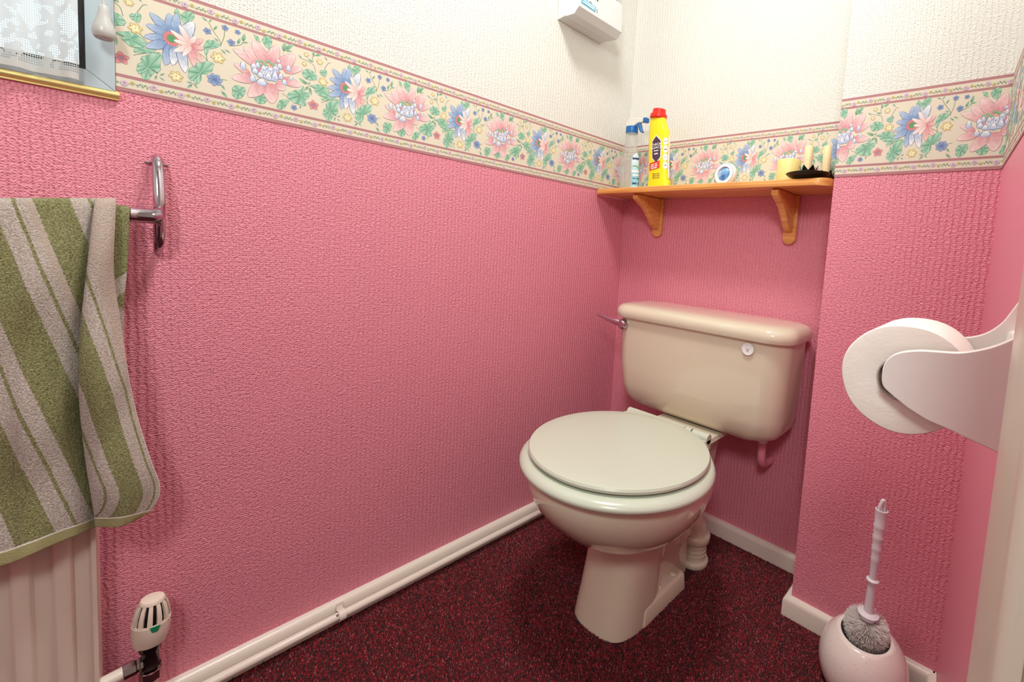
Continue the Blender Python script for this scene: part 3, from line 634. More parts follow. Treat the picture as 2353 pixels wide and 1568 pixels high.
# spray bottle
ys = -.080; rows = [(431, 1422, 1467), (425, 1421, 1468), (380, 1423, 1469), (358, 1425, 1469), (345, 1430, 1468), (330, 1435, 1465), (312, 1439, 1464), (298, 1441, 1464)]
R = loft_px(rows, ys, 1); z0 = R[0][2]; R = [(cx, hw, z - z0 + ZS) for cx, hw, z in R]; cx0 = R[0][0]
zz = lambda i: R[i][2]
t = thing('spray_bottle', (cx0, ys, ZS), 'clear trigger spray bottle with blue collar and pale blue label, left end of shelf', 'spray bottle')
M['clearp'] = mat('translucent_bottle_plastic', (214, 214, 206), .15, Alpha=.36)
M['liquid'] = mat('cloudy_cleaner', (216, 210, 188), .2, Alpha=.4)
M['blue'] = mat('blue_plastic', (18, 104, 178), .3)
b = MB(); b.rings([[Vector((cx + hw * math.cos(a), ys + min(hw, .019) * math.sin(a), z)) for a in [2 * PI * k / 36 for k in range(36)]] for cx, hw, z in R]); b.build('bottle_body', M['clearp'], t, smooth=False, auto=50)
b = MB(); b.rings([[Vector((cx + hw * .93 * math.cos(a), ys + .017 * math.sin(a), z)) for a in [2 * PI * k / 32 for k in range(32)]] for cx, hw, z in [(R[0][0], R[0][1], ZS + .002), (R[1][0], R[1][1], ZS + .006), (R[1][0], R[1][1], ZS + .032)]]); b.build('liquid', M['liquid'], t, auto=50)
cxn, hwn, zn = R[-1]
cap = MB().lathe([(hwn * 1.02, 0), (hwn * 1.06, .003), (hwn * 1.03, .020), (hwn * .9, .0215), (.0001, .0215)], (cxn, ys, zn - .001), 28).build('collar', M['blue'], t, auto=40)
M['milky'] = mat('milky_clear_plastic', (244, 241, 232), .25, Alpha=.75)
zc = zn + .020
b = MB(); hd = [(-.020, .004), (-.022, .016), (-.014, .024), (.010, .026), (.034, .022), (.052, .018), (.052, .008), (.030, .008), (.012, -.0), (-.010, -.0)]
b.prism([(cxn + x, ys - .008, zc + z) for x, z in hd], (0, .016, 0)); b.build('spray_head', M['milky'], t, bevel=.002, auto=40)
MB().box((cxn + .047, ys - .0095, zc + .0065), (cxn + .060, ys + .0095, zc + .0205)).build('nozzle', M['blue'], t, bevel=.002, seg=3)
tr = [(.012, .010), (.026, .012), (.034, .006), (.038, -.006), (.043, -.018), (.047, -.022), (.040, -.023), (.033, -.016), (.028, -.004), (.020, .002)]
MB().prism([(cxn + x, ys - .006, zc + z) for x, z in tr], (0, .012, 0)).build('trigger', M['blue'], t, bevel=.0015, auto=40)
def wrap(R, y, dep, u, v, off):
    """point on the lofted bottle: u = angle from the front (radians, + towards the right), v = height above the shelf"""
    z = ZS + v
    for i in range(len(R) - 1):
        if R[i][2] <= z <= R[i + 1][2] or i == len(R) - 2: break
    f = (z - R[i][2]) / (R[i + 1][2] - R[i][2]); cx = R[i][0] + (R[i + 1][0] - R[i][0]) * f; hw = R[i][1] + (R[i + 1][1] - R[i][1]) * f
    d = min(hw, dep) if dep < 1 else hw
    return Vector((cx + (hw + off) * math.sin(u), y - (d + off) * math.cos(u), z))
def patch(name, R, y, dep, u0, u1, v0, v1, m, parent, off=.0006, shape=None):
    nu, nv = 14, 18; V = []; F = []
    for j in range(nv + 1):
        for i in range(nu + 1):
            u = u0 + (u1 - u0) * i / nu; v = v0 + (v1 - v0) * j / nv
            if shape: u, v = shape(i / nu, j / nv)
            V.append(wrap(R, y, dep, u, v, off))
    for j in range(nv):
        for i in range(nu): a = j * (nu + 1) + i; F.append((a, a + 1, a + nu + 2, a + nu + 1))
    return MB().add(V, F).build(name, m, parent, smooth=True)
def lettering(name, txt, size, R, y, dep, uc, vc, m, parent, off=.0011, hw=.022, rot=0, bold=0.):
    V, F = text_mesh(txt, size, bold); W = []
    for v in V:
        a = v.x * math.cos(rot) - v.y * math.sin(rot); c = v.x * math.sin(rot) + v.y * math.cos(rot)
        W.append(wrap(R, y, dep, uc + a / hw, vc + c, off))
    return MB().add(W, F).build(name, m, parent)
M['lblue'] = mat('pale_blue_label', (176, 218, 232), .4)
N = NT(M['lblue']); sp_ = N.n('ShaderNodeSeparateXYZ'); N.l(N.obj(), sp_.inputs[0]); N.l(N.ramp(sp_.outputs[2], [(.0, srgb(222, 238, 240)), (.02, srgb(128, 196, 216)), (.05, srgb(150, 208, 226)), (.09, srgb(206, 228, 236))]), N.p.inputs['Base Color'])
M['navy'] = mat('dark_blue_print', (40, 62, 104), .5); M['wht'] = mat('white_print', (246, 246, 244), .5); M['grn'] = mat('green_print', (120, 170, 90), .5)
patch('label', R, ys, .019, .6, 1.8, .006, .118, M['lblue'], t, .0006, lambda a, b: (.62 + 1.2 * a, .006 + (.094 + .018 * math.sin(a * PI)) * b))
for s, z, v, m_ in (('####', .0095, .100, 'navy'), ('####', .0110, .060, 'wht'), ('#####', .0070, .048, 'wht'), ('### ####', .0042, .038, 'navy'), ('## #', .0090, .022, 'navy')): lettering('label_lettering', s, z, R, ys, .019, 1.20, v, M[m_], t, .0011, .021)
patch('label_stripe', R, ys, .019, .25, 1.35, .052, .056, M['grn'], t, .0009, lambda a, b: (.75 + .9 * a, .074 + .004 * b - .006 * a + .003 * math.sin(a * 3)))

# bleach bottle
yb = -.098; rows = [(427, 1489, 1541), (421, 1488, 1541), (411, 1489, 1541), (408, 1491, 1538), (380, 1491.5, 1538.5), (345, 1492, 1539), (322, 1492, 1540), (314, 1492, 1540), (304, 1492.5, 1540), (292, 1494, 1537), (283, 1494.5, 1533), (274, 1496, 1530.5), (264, 1497, 1530)]
R = loft_px(rows, yb, 1); z0 = R[0][2]; R = [(cx, hw, z - z0 + ZS) for cx, hw, z in R]; cx0 = R[0][0]
t = thing('bleach_bottle', (cx0, yb, ZS), 'yellow bleach bottle with red cap and dark purple label on the shelf', 'bleach bottle')
M['yellow'] = mat('yellow_plastic', (252, 226, 16), .28, Subsurface_Weight=.05); M['red'] = mat('red_plastic', (232, 38, 20), .3)
b = MB(); b.rings([[Vector((cx + hw * math.copysign(abs(math.cos(a)) ** .82, math.cos(a)), yb + min(hw, .018 if hw > .02 else hw) * math.copysign(abs(math.sin(a)) ** .82, math.sin(a)), z)) for a in [2 * PI * k / 44 for k in range(44)]] for cx, hw, z in R])
b.build('bottle_body', M['yellow'], t, auto=40)
cx, hw, z = R[-1]; ax = Vector((.10, 0, 1))
b = MB(); b.lathe([(hw * .98, -.003), (hw * 1.06, 0), (hw * 1.03, .009), (hw * .98, .0105), (hw * .84, .011), (hw * .80, .0235), (hw * .72, .0250), (.0001, .0250)], (cx, yb, z), 32, ax); b.build('cap', M['red'], t, auto=30)
M['purple'] = mat('dark_purple_label', (74, 50, 68), .45); M['redlab'] = mat('red_label', (226, 70, 40), .45)
D = .018
def hexl(uc, vc, hu, hv): return lambda a, b: (uc + hu * (2 * a - 1) * min(1, 2.6 * (1 - abs(2 * b - 1)) + .04), vc + hv * (2 * b - 1))
patch('label_outline', R, yb, D, 0, 1, 0, 1, M['wht'], t, .0012, hexl(.06, .1145, .46, .041))
patch('label', R, yb, D, 0, 1, 0, 1, M['purple'], t, .0016, hexl(.06, .1145, .40, .038))
patch('red_label', R, yb, D, 0, 1, 0, 1, M['redlab'], t, .0015, lambda a, b: (-.75 + 1.16 * a, .052 + .022 * b + .007 * a))
for s, z, v in (('THICK', .0098, .128), ('BLEACH', .0098, .119), ('######', .0040, .110), ('####', .0050, .101)): lettering('label_lettering', s, z, R, yb, D, .06, v, M['wht'], t, .0022, .030, .10, .0001)
for s, v in (('#### ##', .0700), ('#### ###', .0645), ('#######', .0590)): lettering('label_lettering', s, .0044, R, yb, D, -.16, v, M['wht'], t, .0021, .026, .20)
for k in range(4):
    v = .137 - k * .0235
    hx_ = lambda hu, hv, v=v: (lambda a, b: (.98 + hu * (2 * a - 1) * min(1, .45 + 1.3 * (1 - abs(2 * b - 1))), v + hv * (2 * b - 1)))
    patch('icon_outline', R, yb, D, 0, 1, 0, 1, mat('grey_outline', (150, 130, 90), .5) if k == 0 else bpy.data.materials['grey_outline'], t, .0013, hx_(.30, .0110))
    patch('icon', R, yb, D, 0, 1, 0, 1, M['wht'], t, .0017, hx_(.265, .0099))
    lettering('icon_lettering', ('# #', '###', '#', '##')[k], .0050, R, yb, D, .98, v, bpy.data.materials['grey_outline'], t, .0022, .026)
patch('side_label', R, yb, D, 1.36, 1.95, .030, .156, M['wht'], t, .0010)
for k in range(3): lettering('small_print', '#### ## ###', .0030, R, yb, D, .05, .042 - k * .0060, M['purple'], t, .0012, .026)

# plug-in style air freshener standing on its edge
c = at(1665, 391, 'y', -.095); rad = .0325
c.z = ZS + rad * .985; ax = Vector((-.12, -1, .14)).normalized()
t = thing('air_freshener', (c.x, c.y, ZS), 'round white air freshener with a blue gel window standing on the shelf', 'air freshener')
b = MB(); b.lathe([(.0001, -.018), (rad * .86, -.018), (rad * .97, -.013), (rad, -.004), (rad * .975, .001), (rad * .90, .0035), (rad * .885, .0020), (rad * .865, .0040), (rad * .62, .0050), (rad * .58, .0015)], c, 48, ax, True, False); b.build('case', M['whitep'], t, auto=50)
M['gel'] = mat('blue_gel', (70, 132, 196), .08, Coat_Weight=1.0)
N = NT(M['gel']); N.l(N.ramp(N.noise(N.obj(), 55, 2), [(.35, srgb(44, 100, 172)), (.55, srgb(104, 164, 216)), (.7, srgb(206, 228, 246))]), N.p.inputs['Base Color'])
b = MB(); b.lathe([(rad * .60, .0012), (rad * .5, .0028), (rad * .3, .004), (.0001, .0045)], c, 40, ax, True, True); b.build('gel_window', M['gel'], t, smooth=True)
M['grey'] = mat('grey_groove', (128, 126, 136), .5)
b = MB(); b.lathe([(rad * .87, .0036), (rad * .90, .0040), (rad * .90, .0030), (rad * .87, .0030)], c, 48, ax, False, False); b.build('bezel_ring', M['grey'], t, smooth=True)

# candles
M['wax'] = mat('yellow_wax', (250, 226, 150), .45, Subsurface_Weight=.4, Subsurface_Radius=(.02, .012, .006)); M['wax2'] = mat('ivory_wax', (244, 224, 178), .45, Subsurface_Weight=.4, Subsurface_Radius=(.02, .012, .006))
M['wick'] = mat('charred_wick', (22, 18, 16), .9); M['black'] = mat('black_metal', (16, 14, 16), .38, .4)
a, b2 = at(1786, 395, 'y', -.060), at(1838, 395, 'y', -.060); hw = (b2.x - a.x) / 2; cx = (a.x + b2.x) / 2; topz = at(1800, 370, 'y', -.060).z
t = thing('pillar_candle', (cx, -.060, ZS), 'short wide yellow pillar candle behind the black candle dish', 'candle')
hh = topz - ZS
MB().lathe([(hw * .97, 0), (hw, .002), (hw, hh - .002), (hw * .96, hh), (hw * .7, hh - .003), (hw * .2, hh - .006), (.0001, hh - .006)], (cx, -.06, ZS), 40).build('wax_body', M['wax'], t, auto=45)
MB().tube([(cx, -.06, ZS + hh - .007), (cx + .001, -.06, ZS + hh + .001)], .0007, 6).build('wick', M['wick'], t)
def dish(px, py, y, wpx, label, hz):
    c = at(px, py, 'y', y); l, r2 = at(px - wpx / 2, py, 'y', y), at(px + wpx / 2, py, 'y', y); R_ = abs(r2.x - l.x) / 2
    t = thing('candle_dish', (c.x, y, hz), label, 'candle dish', 'black metal candle dishes')
    b = MB(); pr = [(R_ * .46, 0), (R_ * .50, .002), (R_ * .62, .0035), (R_ * .86, .0085), (R_, .0145), (R_ * .985, .0155), (R_ * .84, .0110), (R_ * .5, .0075), (.0001, .0070)]
    b.lathe(pr, (c.x, y, hz), 48); b.build('dish', M['black'], t, auto=50)
    for k in range(6):
        a = 2 * PI * k / 6 + .25; w = .0150; u = Vector((math.cos(a), math.sin(a), 0)); s_ = Vector((-math.sin(a), math.cos(a), 0)); o_ = Vector((c.x, y, hz + .0090)) + u * .0112
        P = [o_ - s_ * w * .5, o_ + s_ * w * .5, o_ + s_ * w * .55 + u * .003 + Vector((0, 0, .013)), o_ + u * .009 + Vector((0, 0, .0255)), o_ - s_ * w * .55 + u * .003 + Vector((0, 0, .013))]
        MB().prism(P, u * .0008 + Vector((0, 0, -.0004))).build('petal', M['black'], t)
    return c.x, hz
x1, h1 = dish(1857, 400, -.118, 100, 'black lotus candle dish nearer the shelf front, under the left slim candle', ZS + .0003)
x2, h2 = .664, ZS + .0003
def dish2():
    global x2
    c, hz = dish(1898, 405, -.0395, 82, 'black lotus candle dish at the right end of the shelf by the boxing', ZS + .0003); return c
x2 = dish2()
def slim(cx, y, z, px_top, label):
    top = at(px_top[0], px_top[1], 'y', y).z; hh = top - z; r = .0098
    t = thing('slim_candle', (cx, y, z), label, 'candle', 'slim ivory candles')
    MB().lathe([(r, 0), (r, hh * .5), (r * .98, hh - .001), (r * .9, hh), (.0001, hh - .001)], (cx, y, z), 28).build('wax_body', M['wax2'], t, auto=45)
    MB().tube([(cx - .002, y, z + hh - .001), (cx - .0035, y, z + hh + .0025)], .0008, 6).build('wick', M['wick'], t)
slim(x1 - .003, -.118, h1 + .0078, (1848, 337), 'slim ivory candle in the front black dish, left one of the pair')
slim(x2 - .002, -.0395, h2 + .0078, (1891, 337), 'slim ivory candle in the rear black dish, beside the boxing edge')

# ------------------------------------------------------------------ wall heater at the top of the left wall
t = thing('wall_heater', (0, -.264, 1.47), 'white wall heater with blue sticker high on the left wall', 'heater')
M['hw'] = mat('white_heater_casing', (218, 220, 221), .35)
prof = [(.001, 1.468), (.028, 1.470), (.028, 1.4725), (.030, 1.4725), (.030, 1.4685), (.066, 1.466), (.084, 1.482), (.080, 1.560), (.074, 1.568), (.060, 1.568), (.060, 1.85), (.001, 1.85)]
MB().prism([(x, -.356, z) for x, z in prof], (0, .183, 0)).build('casing', M['hw'], t, bevel=.002, auto=30)
MB().box((.052, -.352, 1.569), (.0612, -.177, 1.84)).build('grille', mat('olive_grey_grille', (120, 120, 98), .5), t)
def hpt(px, py, off=.0006): # point on the sloping front panel
    best = None
    a = at(px, py, 'x', .0815 + off); x = .084 - (a.z - 1.482) * .0513 + off; return at(px, py, 'x', x)
q = [hpt(*p) for p in ((1336, 6), (1337, -9), (1369, 17), (1368, 28))]
st = MB().prism(q, (.0004, 0, 0)).build('sticker', mat('cyan_sticker', (70, 176, 206), .4), t)
for dv in (0.33, .68):
    r0, r1 = q[0].lerp(q[1], dv), q[3].lerp(q[2], dv); dz = Vector((0, 0, .0016))
    MB().prism([r0.lerp(r1, .08) - dz, r0.lerp(r1, .92) - dz, r0.lerp(r1, .92) + dz, r0.lerp(r1, .08) + dz], (.0009, 0, 0)).build('sticker_print', M['wht'], st)
for s, px, py, sz in (('# #', 1357, 5, .0045), ('#', 1372, 23, .0045), ('#', 1372, 28, .0045), ('# #', 1371, -1, .0075)):
    V, F = text_mesh(s, sz); o_ = hpt(px, py); MB().add([o_ + Vector((.0004 - v.y * .0513, v.x, v.y)) for v in V], F).build('casing_lettering', M['wick'], t)

# ------------------------------------------------------------------ towel rail
t = thing('towel_rail', (.003, -1.171, .857), 'chrome towel rail with bowed end bracket on the left wall', 'towel rail')
BY = -1.1715; RZ = .8405; RX = .052
b = MB(); pth = bspl([(.001, BY, .931), (.011, BY, .932), (.024, BY, .918), (.034, BY, .888), (.0395, BY, .857), (.038, BY, .828), (.031, BY, .803), (.017, BY, .788), (.001, BY, .786)], 8)
rr = []
for i, p in enumerate(pth):
    f = i / (len(pth) - 1); r = .0042 + .0020 * math.sin(PI * f); d = (pth[min(i + 1, len(pth) - 1)] - pth[max(i - 1, 0)]).normalized(); nrm = Vector((d.z, 0, -d.x))
    rr.append([p + nrm * (r * .8 * math.cos(a)) + Vector((0, r * 1.15 * math.sin(a), 0)) for a in [2 * PI * k / 20 for k in range(20)]])
b.rings(rr)
prf = [(.0155, .0), (.0125, .004), (.0112, .010), (.0108, .030), (.0112, .0315), (.0070, .032)]
b.lathe([(r * (1.0), h) for r, h in prf], (.046, BY - .000, RZ), 28, (0, -1, 0)); b.build('end_bracket', M['chrome'], t, auto=50)
MB().tube([(.046, BY - .03, RZ), (.046, -1.86, RZ)], .0062, 20).build('rail', M['chrome'], t, smooth=True)
MB().tube([(.004, BY - .013, .9225), (.004, BY + .013, .9215)], .0016, 8).build('fixing_pin', M['darkchrome'], t)

# ------------------------------------------------------------------ radiator with thermostatic valve
t = thing('radiator', (.05, -1.55, .12), 'cream painted panel radiator with vertical flutes under the hanging towel', 'radiator')
M['radp'] = mat('cream_radiator_enamel', (232, 214, 200), .35); N = NT(M['radp']); N.bump(N.noise(N.obj(), 220, 3), .12, .0006)
ry0, ry1, rz0, rz1 = -1.2405, -1.87, .09, .59
b = MB(); pl = []
y = ry0; pl.append((y, .050)); pl.append((y, .066)); y -= .0055; pl = pl[:-1]
pl += [(ry0 - .0040, .0800), (ry0 - .0085, .0795), (ry0 - .0115, .0705)]
y = ry0 - .0255
pl += [(y, .0700)]
while y > ry1 + .05:
    pl += [(y, .0705), (y - .0030, .0790), (y - .0045, .0800), (y - .0165, .0800), (y - .0180, .0790), (y - .0215, .0705), (y - .0355, .0700)]; y -= .0365
pl += [(ry1, .066), (ry1, .052)]
pl2 = [(x - .026, yy) for yy, x in pl]
b.rings([[Vector((x, yy, z)) for x, yy in pl2] for z in (rz0, rz1)])
b.box((.026, ry1, rz1 - .004), (.044, ry0 - .002, rz1 + .003)); b.box((.026, ry1, rz0 - .003), (.044, ry0 - .002, rz0 + .006))
b.build('panel', M['radp'], t, auto=50)
VY = -1.190; VX = .050; VZ = .135
b = MB(); b.tube(bspl([(VX, ry0 - .004, VZ - .002), (VX, ry0 + .016, VZ), (VX, ry0 + .026, VZ + .002)], 5), [.0095] * 11, 18); b.build('tail_pipe', M['gloss'], t, smooth=True)
b = MB(); b.lathe([(.0098, 0), (.0110, .001), (.0110, .014), (.0095, .0155), (.0100, .018), (.0110, .019), (.0110, .022)], (VX, ry0 + .020, VZ + .001), 8, (0, 1, .04)); b.build('union_nut', M['darkchrome'], t, auto=30)
b = MB(); b.lathe([(.0120, -.022), (.0120, -.008), (.0128, -.007), (.0105, -.004), (.0100, .018), (.0130, .022), (.0150, .036)], (VX, VY, VZ), 24)
b.lathe([(.0085, -.002), (.0085, -.024)], (VX, VY, VZ + .001), 16, (0, 1, 0)); b.build('valve_body', mat('black_nickel_valve', (52, 42, 42), .2, .7), t, auto=40)
b = MB(); b.lathe([(.0115, -.030), (.0135, -.028), (.0135, -.014), (.0118, -.012)], (VX, VY, VZ), 8); b.build('compression_nut', M['darkchrome'], t)
MB().tube([(VX, VY, VZ - .03), (VX, VY, .07), (VX, VY + .001, .0005)], .0082, 18).build('drop_pipe', M['gloss'], t, smooth=True)
# thermostatic head
hb = Vector((VX, VY, VZ + .034)); ax = Vector((.02, .05, 1)).normalized(); M['trv'] = mat('cream_valve_plastic', (232, 216, 200), .35)
hd = thing_child = None
b = MB(); b.lathe([(.014, 0), (.0195, .001), (.0222, .012), (.0230, .026), (.0228, .036), (.0218, .0362), (.0200, .034), (.0001, .034)], hb, 40, ax); head = b.build('thermostat_head', M['trv'], t, auto=35)
u = ax.orthogonal().normalized(); w = ax.cross(u); dkm = mat('dark_slot', (30, 22, 22), .8)
MB().lathe([(.0175, .034), (.0135, .062), (.010, .066), (.0001, .066)], hb, 24, ax).build('sensor_core', dkm, head, smooth=True)
b = MB(); NS = 12
for k in range(NS):
    a = 2 * PI * k / NS + .1; rad_ = u * math.cos(a) + w * math.sin(a); tg = -u * math.sin(a) + w * math.cos(a)
    P = []
    for r, h_, ww in ((.0222, .034, .0032), (.0212, .048, .0030), (.0180, .062, .0025), (.0135, .070, .0021)): P.append([hb + ax * h_ + rad_ * r - tg * ww / 1.0, hb + ax * h_ + rad_ * r + tg * ww / 1.0, hb + ax * h_ + rad_ * (r - .0035) + tg * ww * .8, hb + ax * h_ + rad_ * (r - .0035) - tg * ww * .8])
    b.rings(P)
b.lathe([(.0155, .0675), (.0150, .0700), (.0135, .0722), (.0080, .0735), (.0001, .0738)], hb, 28, ax)
b.lathe([(.0225, .0345), (.0222, .038), (.0205, .038)], hb, 40, ax, False, False)
b.build('slotted_cap', M['trv'], head, auto=40)
cd_ = (CAM - hb); cd_.z = 0; cd_.normalize(); tg = Vector((-cd_.y, cd_.x, 0)); c0 = hb + ax * .0315 + cd_ * .0229 + tg * .004
MB().prism([c0 + tg * .0062 + ax * .005, c0 - tg * .0062 + ax * .005, c0 - tg * .003 - ax * .004, c0 + tg * .003 - ax * .004], cd_ * .0010 - cd_ * .0018).build('indicator', mat('green_indicator', (20, 136, 92), .4), head)
bpy.data.objects.remove(bpy.data.objects['x']) if 'x' in bpy.data.objects else None

# ------------------------------------------------------------------ towel
def towel():
    m = mat('striped_terry_towel', (200, 190, 178), .95); q = NT(m); uv = q.uv()
    sep = q.n('ShaderNodeSeparateXYZ'); q.l(uv, sep.inputs[0]); u, v = sep.outputs[0], sep.outputs[1]
    ob = q.obj(); wob = q.math('MULTIPLY', q.math('SUBTRACT', q.noise(ob, 700, 3, .7), .5), .0050)
    p = q.math('FRACT', q.math('DIVIDE', q.math('ADD', u, wob), .0660))
    g = q.math('LESS_THAN', p, .49); line = q.math('LESS_THAN', q.math('ABSOLUTE', q.math('SUBTRACT', p, .755)), .026)
    gm = q.math('MAXIMUM', g, line)
    gm = q.math('MULTIPLY', gm, q.math('LESS_THAN', v, .5))      # v > .5 marks the plain hems
    f = q.noise(ob, 520, 3, .7)
    pale = q.ramp(f, [(.32, srgb(182, 162, 148)), (.66, srgb(238, 228, 220))]); gr = q.ramp(f, [(.32, srgb(104, 100, 54)), (.66, srgb(186, 186, 134))])
    hem = q.math('GREATER_THAN', v, .5)
    c = q.mix(gm, pale, gr); hg = q.math('GREATER_THAN', v, 1.5); band = q.math('GREATER_THAN', u, .0585); band = q.math('MULTIPLY', band, q.math('LESS_THAN', u, .0655)); c = q.mix(q.math('MULTIPLY', band, .7), c, srgb(214, 194, 178)); c = q.mix(hem, c, srgb(244, 238, 228)); c = q.mix(hg, c, srgb(172, 168, 120)); q.l(c, q.p.inputs['Base Color'])
    q.p.inputs['Sheen Weight'].default_value = .15; q.p.inputs['Specular IOR Level'].default_value = .1
    mg = q.math('MULTIPLY', q.noise(ob, 430, 3, .75), q.math('SUBTRACT', 1.0, q.math('MULTIPLY', hem, .75))); q.bump(mg, 1.0, .0048)
    # photo rows of the front: (py, [(px, depth x)...]) left edge, body, valley, leading fold, strip, hem
    rows = [
     (462, [(-320, .062), (-160, .062), (0, .062), (70, .062), (130, .062), (190, .062), (214, .061), (222, .064), (222, .067), (236, .070), (252, .068), (266, .064)]),
     (500, [(-320, .070), (-160, .070), (0, .070), (70, .071), (130, .071), (190, .070), (214, .064), (226, .063), (216, .078), (232, .082), (250, .079), (263, .072)]),
     (620, [(-320, .082), (-160, .080), (0, .079), (70, .082), (125, .082), (178, .076), (206, .068), (218, .067), (203, .088), (222, .094), (244, .089), (259, .078)]),
     (740, [(-320, .088), (-160, .086), (0, .084), (66, .088), (120, .086), (168, .078), (196, .070), (214, .070), (190, .093), (216, .102), (246, .094), (276, .080)]),
     (860, [(-320, .090), (-160, .088), (0, .085), (60, .092), (118, .088), (166, .078), (192, .070), (212, .070), (184, .094), (214, .106), (256, .098), (294, .082)]),
     (960, [(-320, .091), (-160, .090), (0, .086), (60, .094), (120, .089), (170, .078), (196, .069), (218, .069), (188, .093), (226, .108), (274, .099), (316, .082)]),
     (1060, [(-320, .092), (-160, .092), (0, .088), (62, .096), (126, .090), (180, .078), (206, .069), (232, .068), (200, .092), (244, .108), (300, .100), (346, .082)]),
     (1130, [(-320, .093), (-160, .093), (0, .090), (64, .097), (132, .090), (188, .079), (214, .070), (240, .069), (212, .091), (262, .106), (322, .098), (369, .084)]),
     (1180, [(-320, .093), (-160, .094), (0, .092), (66, .098), (134, .091), (190, .080), (216, .072), (244, .071), (220, .090), (268, .103), (310, .098), (352, .088)]),
     (1206, [(-320, .093), (-160, .094), (0, .092), (66, .098), (134, .091), (190, .081), (216, .073), (246, .072), (222, .089), (266, .101), (292, .098), (312, .092)]),
    ]
    # bottom edge heights (photo y) per column
    bot = [1400, 1345, 1300, 1274, 1247, 1225, 1214, 1208, 1210, 1212, 1206, 1197]
    G = []
    def wp(px, py, x): return at(px, py, 'x', x)
    base = [[wp(px, py, x) for px, x in r] for py, r in rows]
    # stretch the last rows to the slanting bottom hem
    for ci in range(12):
        last = wp(rows[-1][1][ci][0], bot[ci], rows[-1][1][ci][1]); 
        zt_, zb_ = base[5][ci].z, base[-1][ci].z
        for ri in range(6, len(base)):
            f = (base[ri][ci].z - zt_) / (zb_ - zt_); o = base[ri][ci].copy(); base[ri][ci] = Vector((o.x, o.y, zt_ + (last.z - zt_) * f))
    # over the rail and down behind it
    def colcurve(ci):
        top = base[0][ci]; c = [Vector((.032, top.y, .65)), Vector((.033, top.y, .74)), Vector((.035, top.y, .81)), Vector((.040, top.y, top.z - .006)), Vector((.049, top.y, top.z + .0015))]
        return c + [base[r][ci] for r in range(len(base))]
    cols = [bspl(colcurve(ci), 6) for ci in range(12)]
    nr = len(cols[0]); grid = [bspl([cols[ci][r] for ci in range(12)], 7) for r in range(nr)]
    nc = len(grid[0]); V, F, UV = [], [], []
    ncf = 6 * 7                                               # columns before the hidden valley
    for r in range(nr):
        for c in range(nc):
            p = grid[r][c].copy(); n0 = math.sin(p.y * 70 + p.z * 30) * .0016 + math.sin(p.y * 31 - p.z * 37) * .0030 + math.sin(p.y * 150 - p.z * 60 + 1) * .0007
            if r > 30: p.x += n0 * min(1, (r - 30) / 10)
            V.append(p)
            top = .858
            lean = .25 * (top - p.z)
            if c <= ncf + 7: uu = (p.y + 1.3170) - lean + .0415
            else:                                            # folded strip: measured back from the side hem
                hemy = grid[r][nc - 1].y; dl = float(np.interp(p.z, [.40, .593, .648, .703, .78], [.0075, .0072, .0130, .0194, .0255])); uu = min(.0650, .0498 + (dl - (hemy - p.y)) * 1.36)
            vv = 0.
            if c >= nc - 1: vv = 1.
            if r >= nr - 6: vv = 2.
            UV.append((uu, vv * 1.0))
    for r in range(nr - 1):
        for c in range(nc - 1): a = r * nc + c; F.append((a, a + 1, a + nc + 1, a + nc))
    # part of the back layer that shows beyond the side hem
    n0 = len(V); rb = [(474, 300), (482, 300.5), (520, 298), (588, 296), (650, 291), (689, 287), (760, 286), (830, 284)]; K = 8
    crv = [Vector((.034, at(px, py, 'x', .034).y, at(px, py, 'x', .034).z)) for py, px in rb[::-1]]
    topc = [Vector((.040, at(300, 472, 'x', .04).y, .8485)), Vector((.049, at(300, 470, 'x', .049).y, .8515)), Vector((.0565, at(300, 472, 'x', .056).y, .8460))]
    fr = [Vector((.0600, at(px, py, 'x', .0600).y, at(px, py, 'x', .0600).z)) for py, px in rb[2:]]
    edge = bspl(crv[:-1] + topc + fr, 5); ne = len(edge)
    for e_ in edge:
        for k in range(K + 1):
            s_ = k / K; yy = e_.y - .075 * s_; V.append(Vector((e_.x + (0 if s_ > .1 else -.001 * (1 - s_ * 10)), yy, e_.z))); UV.append((.012 - .02 * s_ + (.035 if e_.z < .757 - .045 * s_ else 0) + .004 * math.sin(e_.z * 90), 0.))
    for r in range(ne - 1):
        for k in range(K): a = n0 + r * (K + 1) + k; F.append((a, a + 1, a + K + 2, a + K + 1))
    me = bpy.data.meshes.new('towel'); me.from_pydata([tuple(v) for v in V], [], F); me.update(); ul = me.uv_layers.new(name='UVMap')
    for l in me.loops: ul.data[l.index].uv = UV[l.vertex_index]
    o = link('towel', me, m, smooth=True); s = o.modifiers.new('thick', 'SOLIDIFY'); s.thickness = .0034; s.offset = 0
    sb = o.modifiers.new('sub', 'SUBSURF'); sb.levels = 1; sb.render_levels = 1
    tag(o, 'green and white striped terry towel draped over the chrome towel rail', 'towel')
    # rolled corner of the hem
    e = grid[nr - 1][nc - 1]; c1 = at(376, 1131, 'x', .083)
towel()

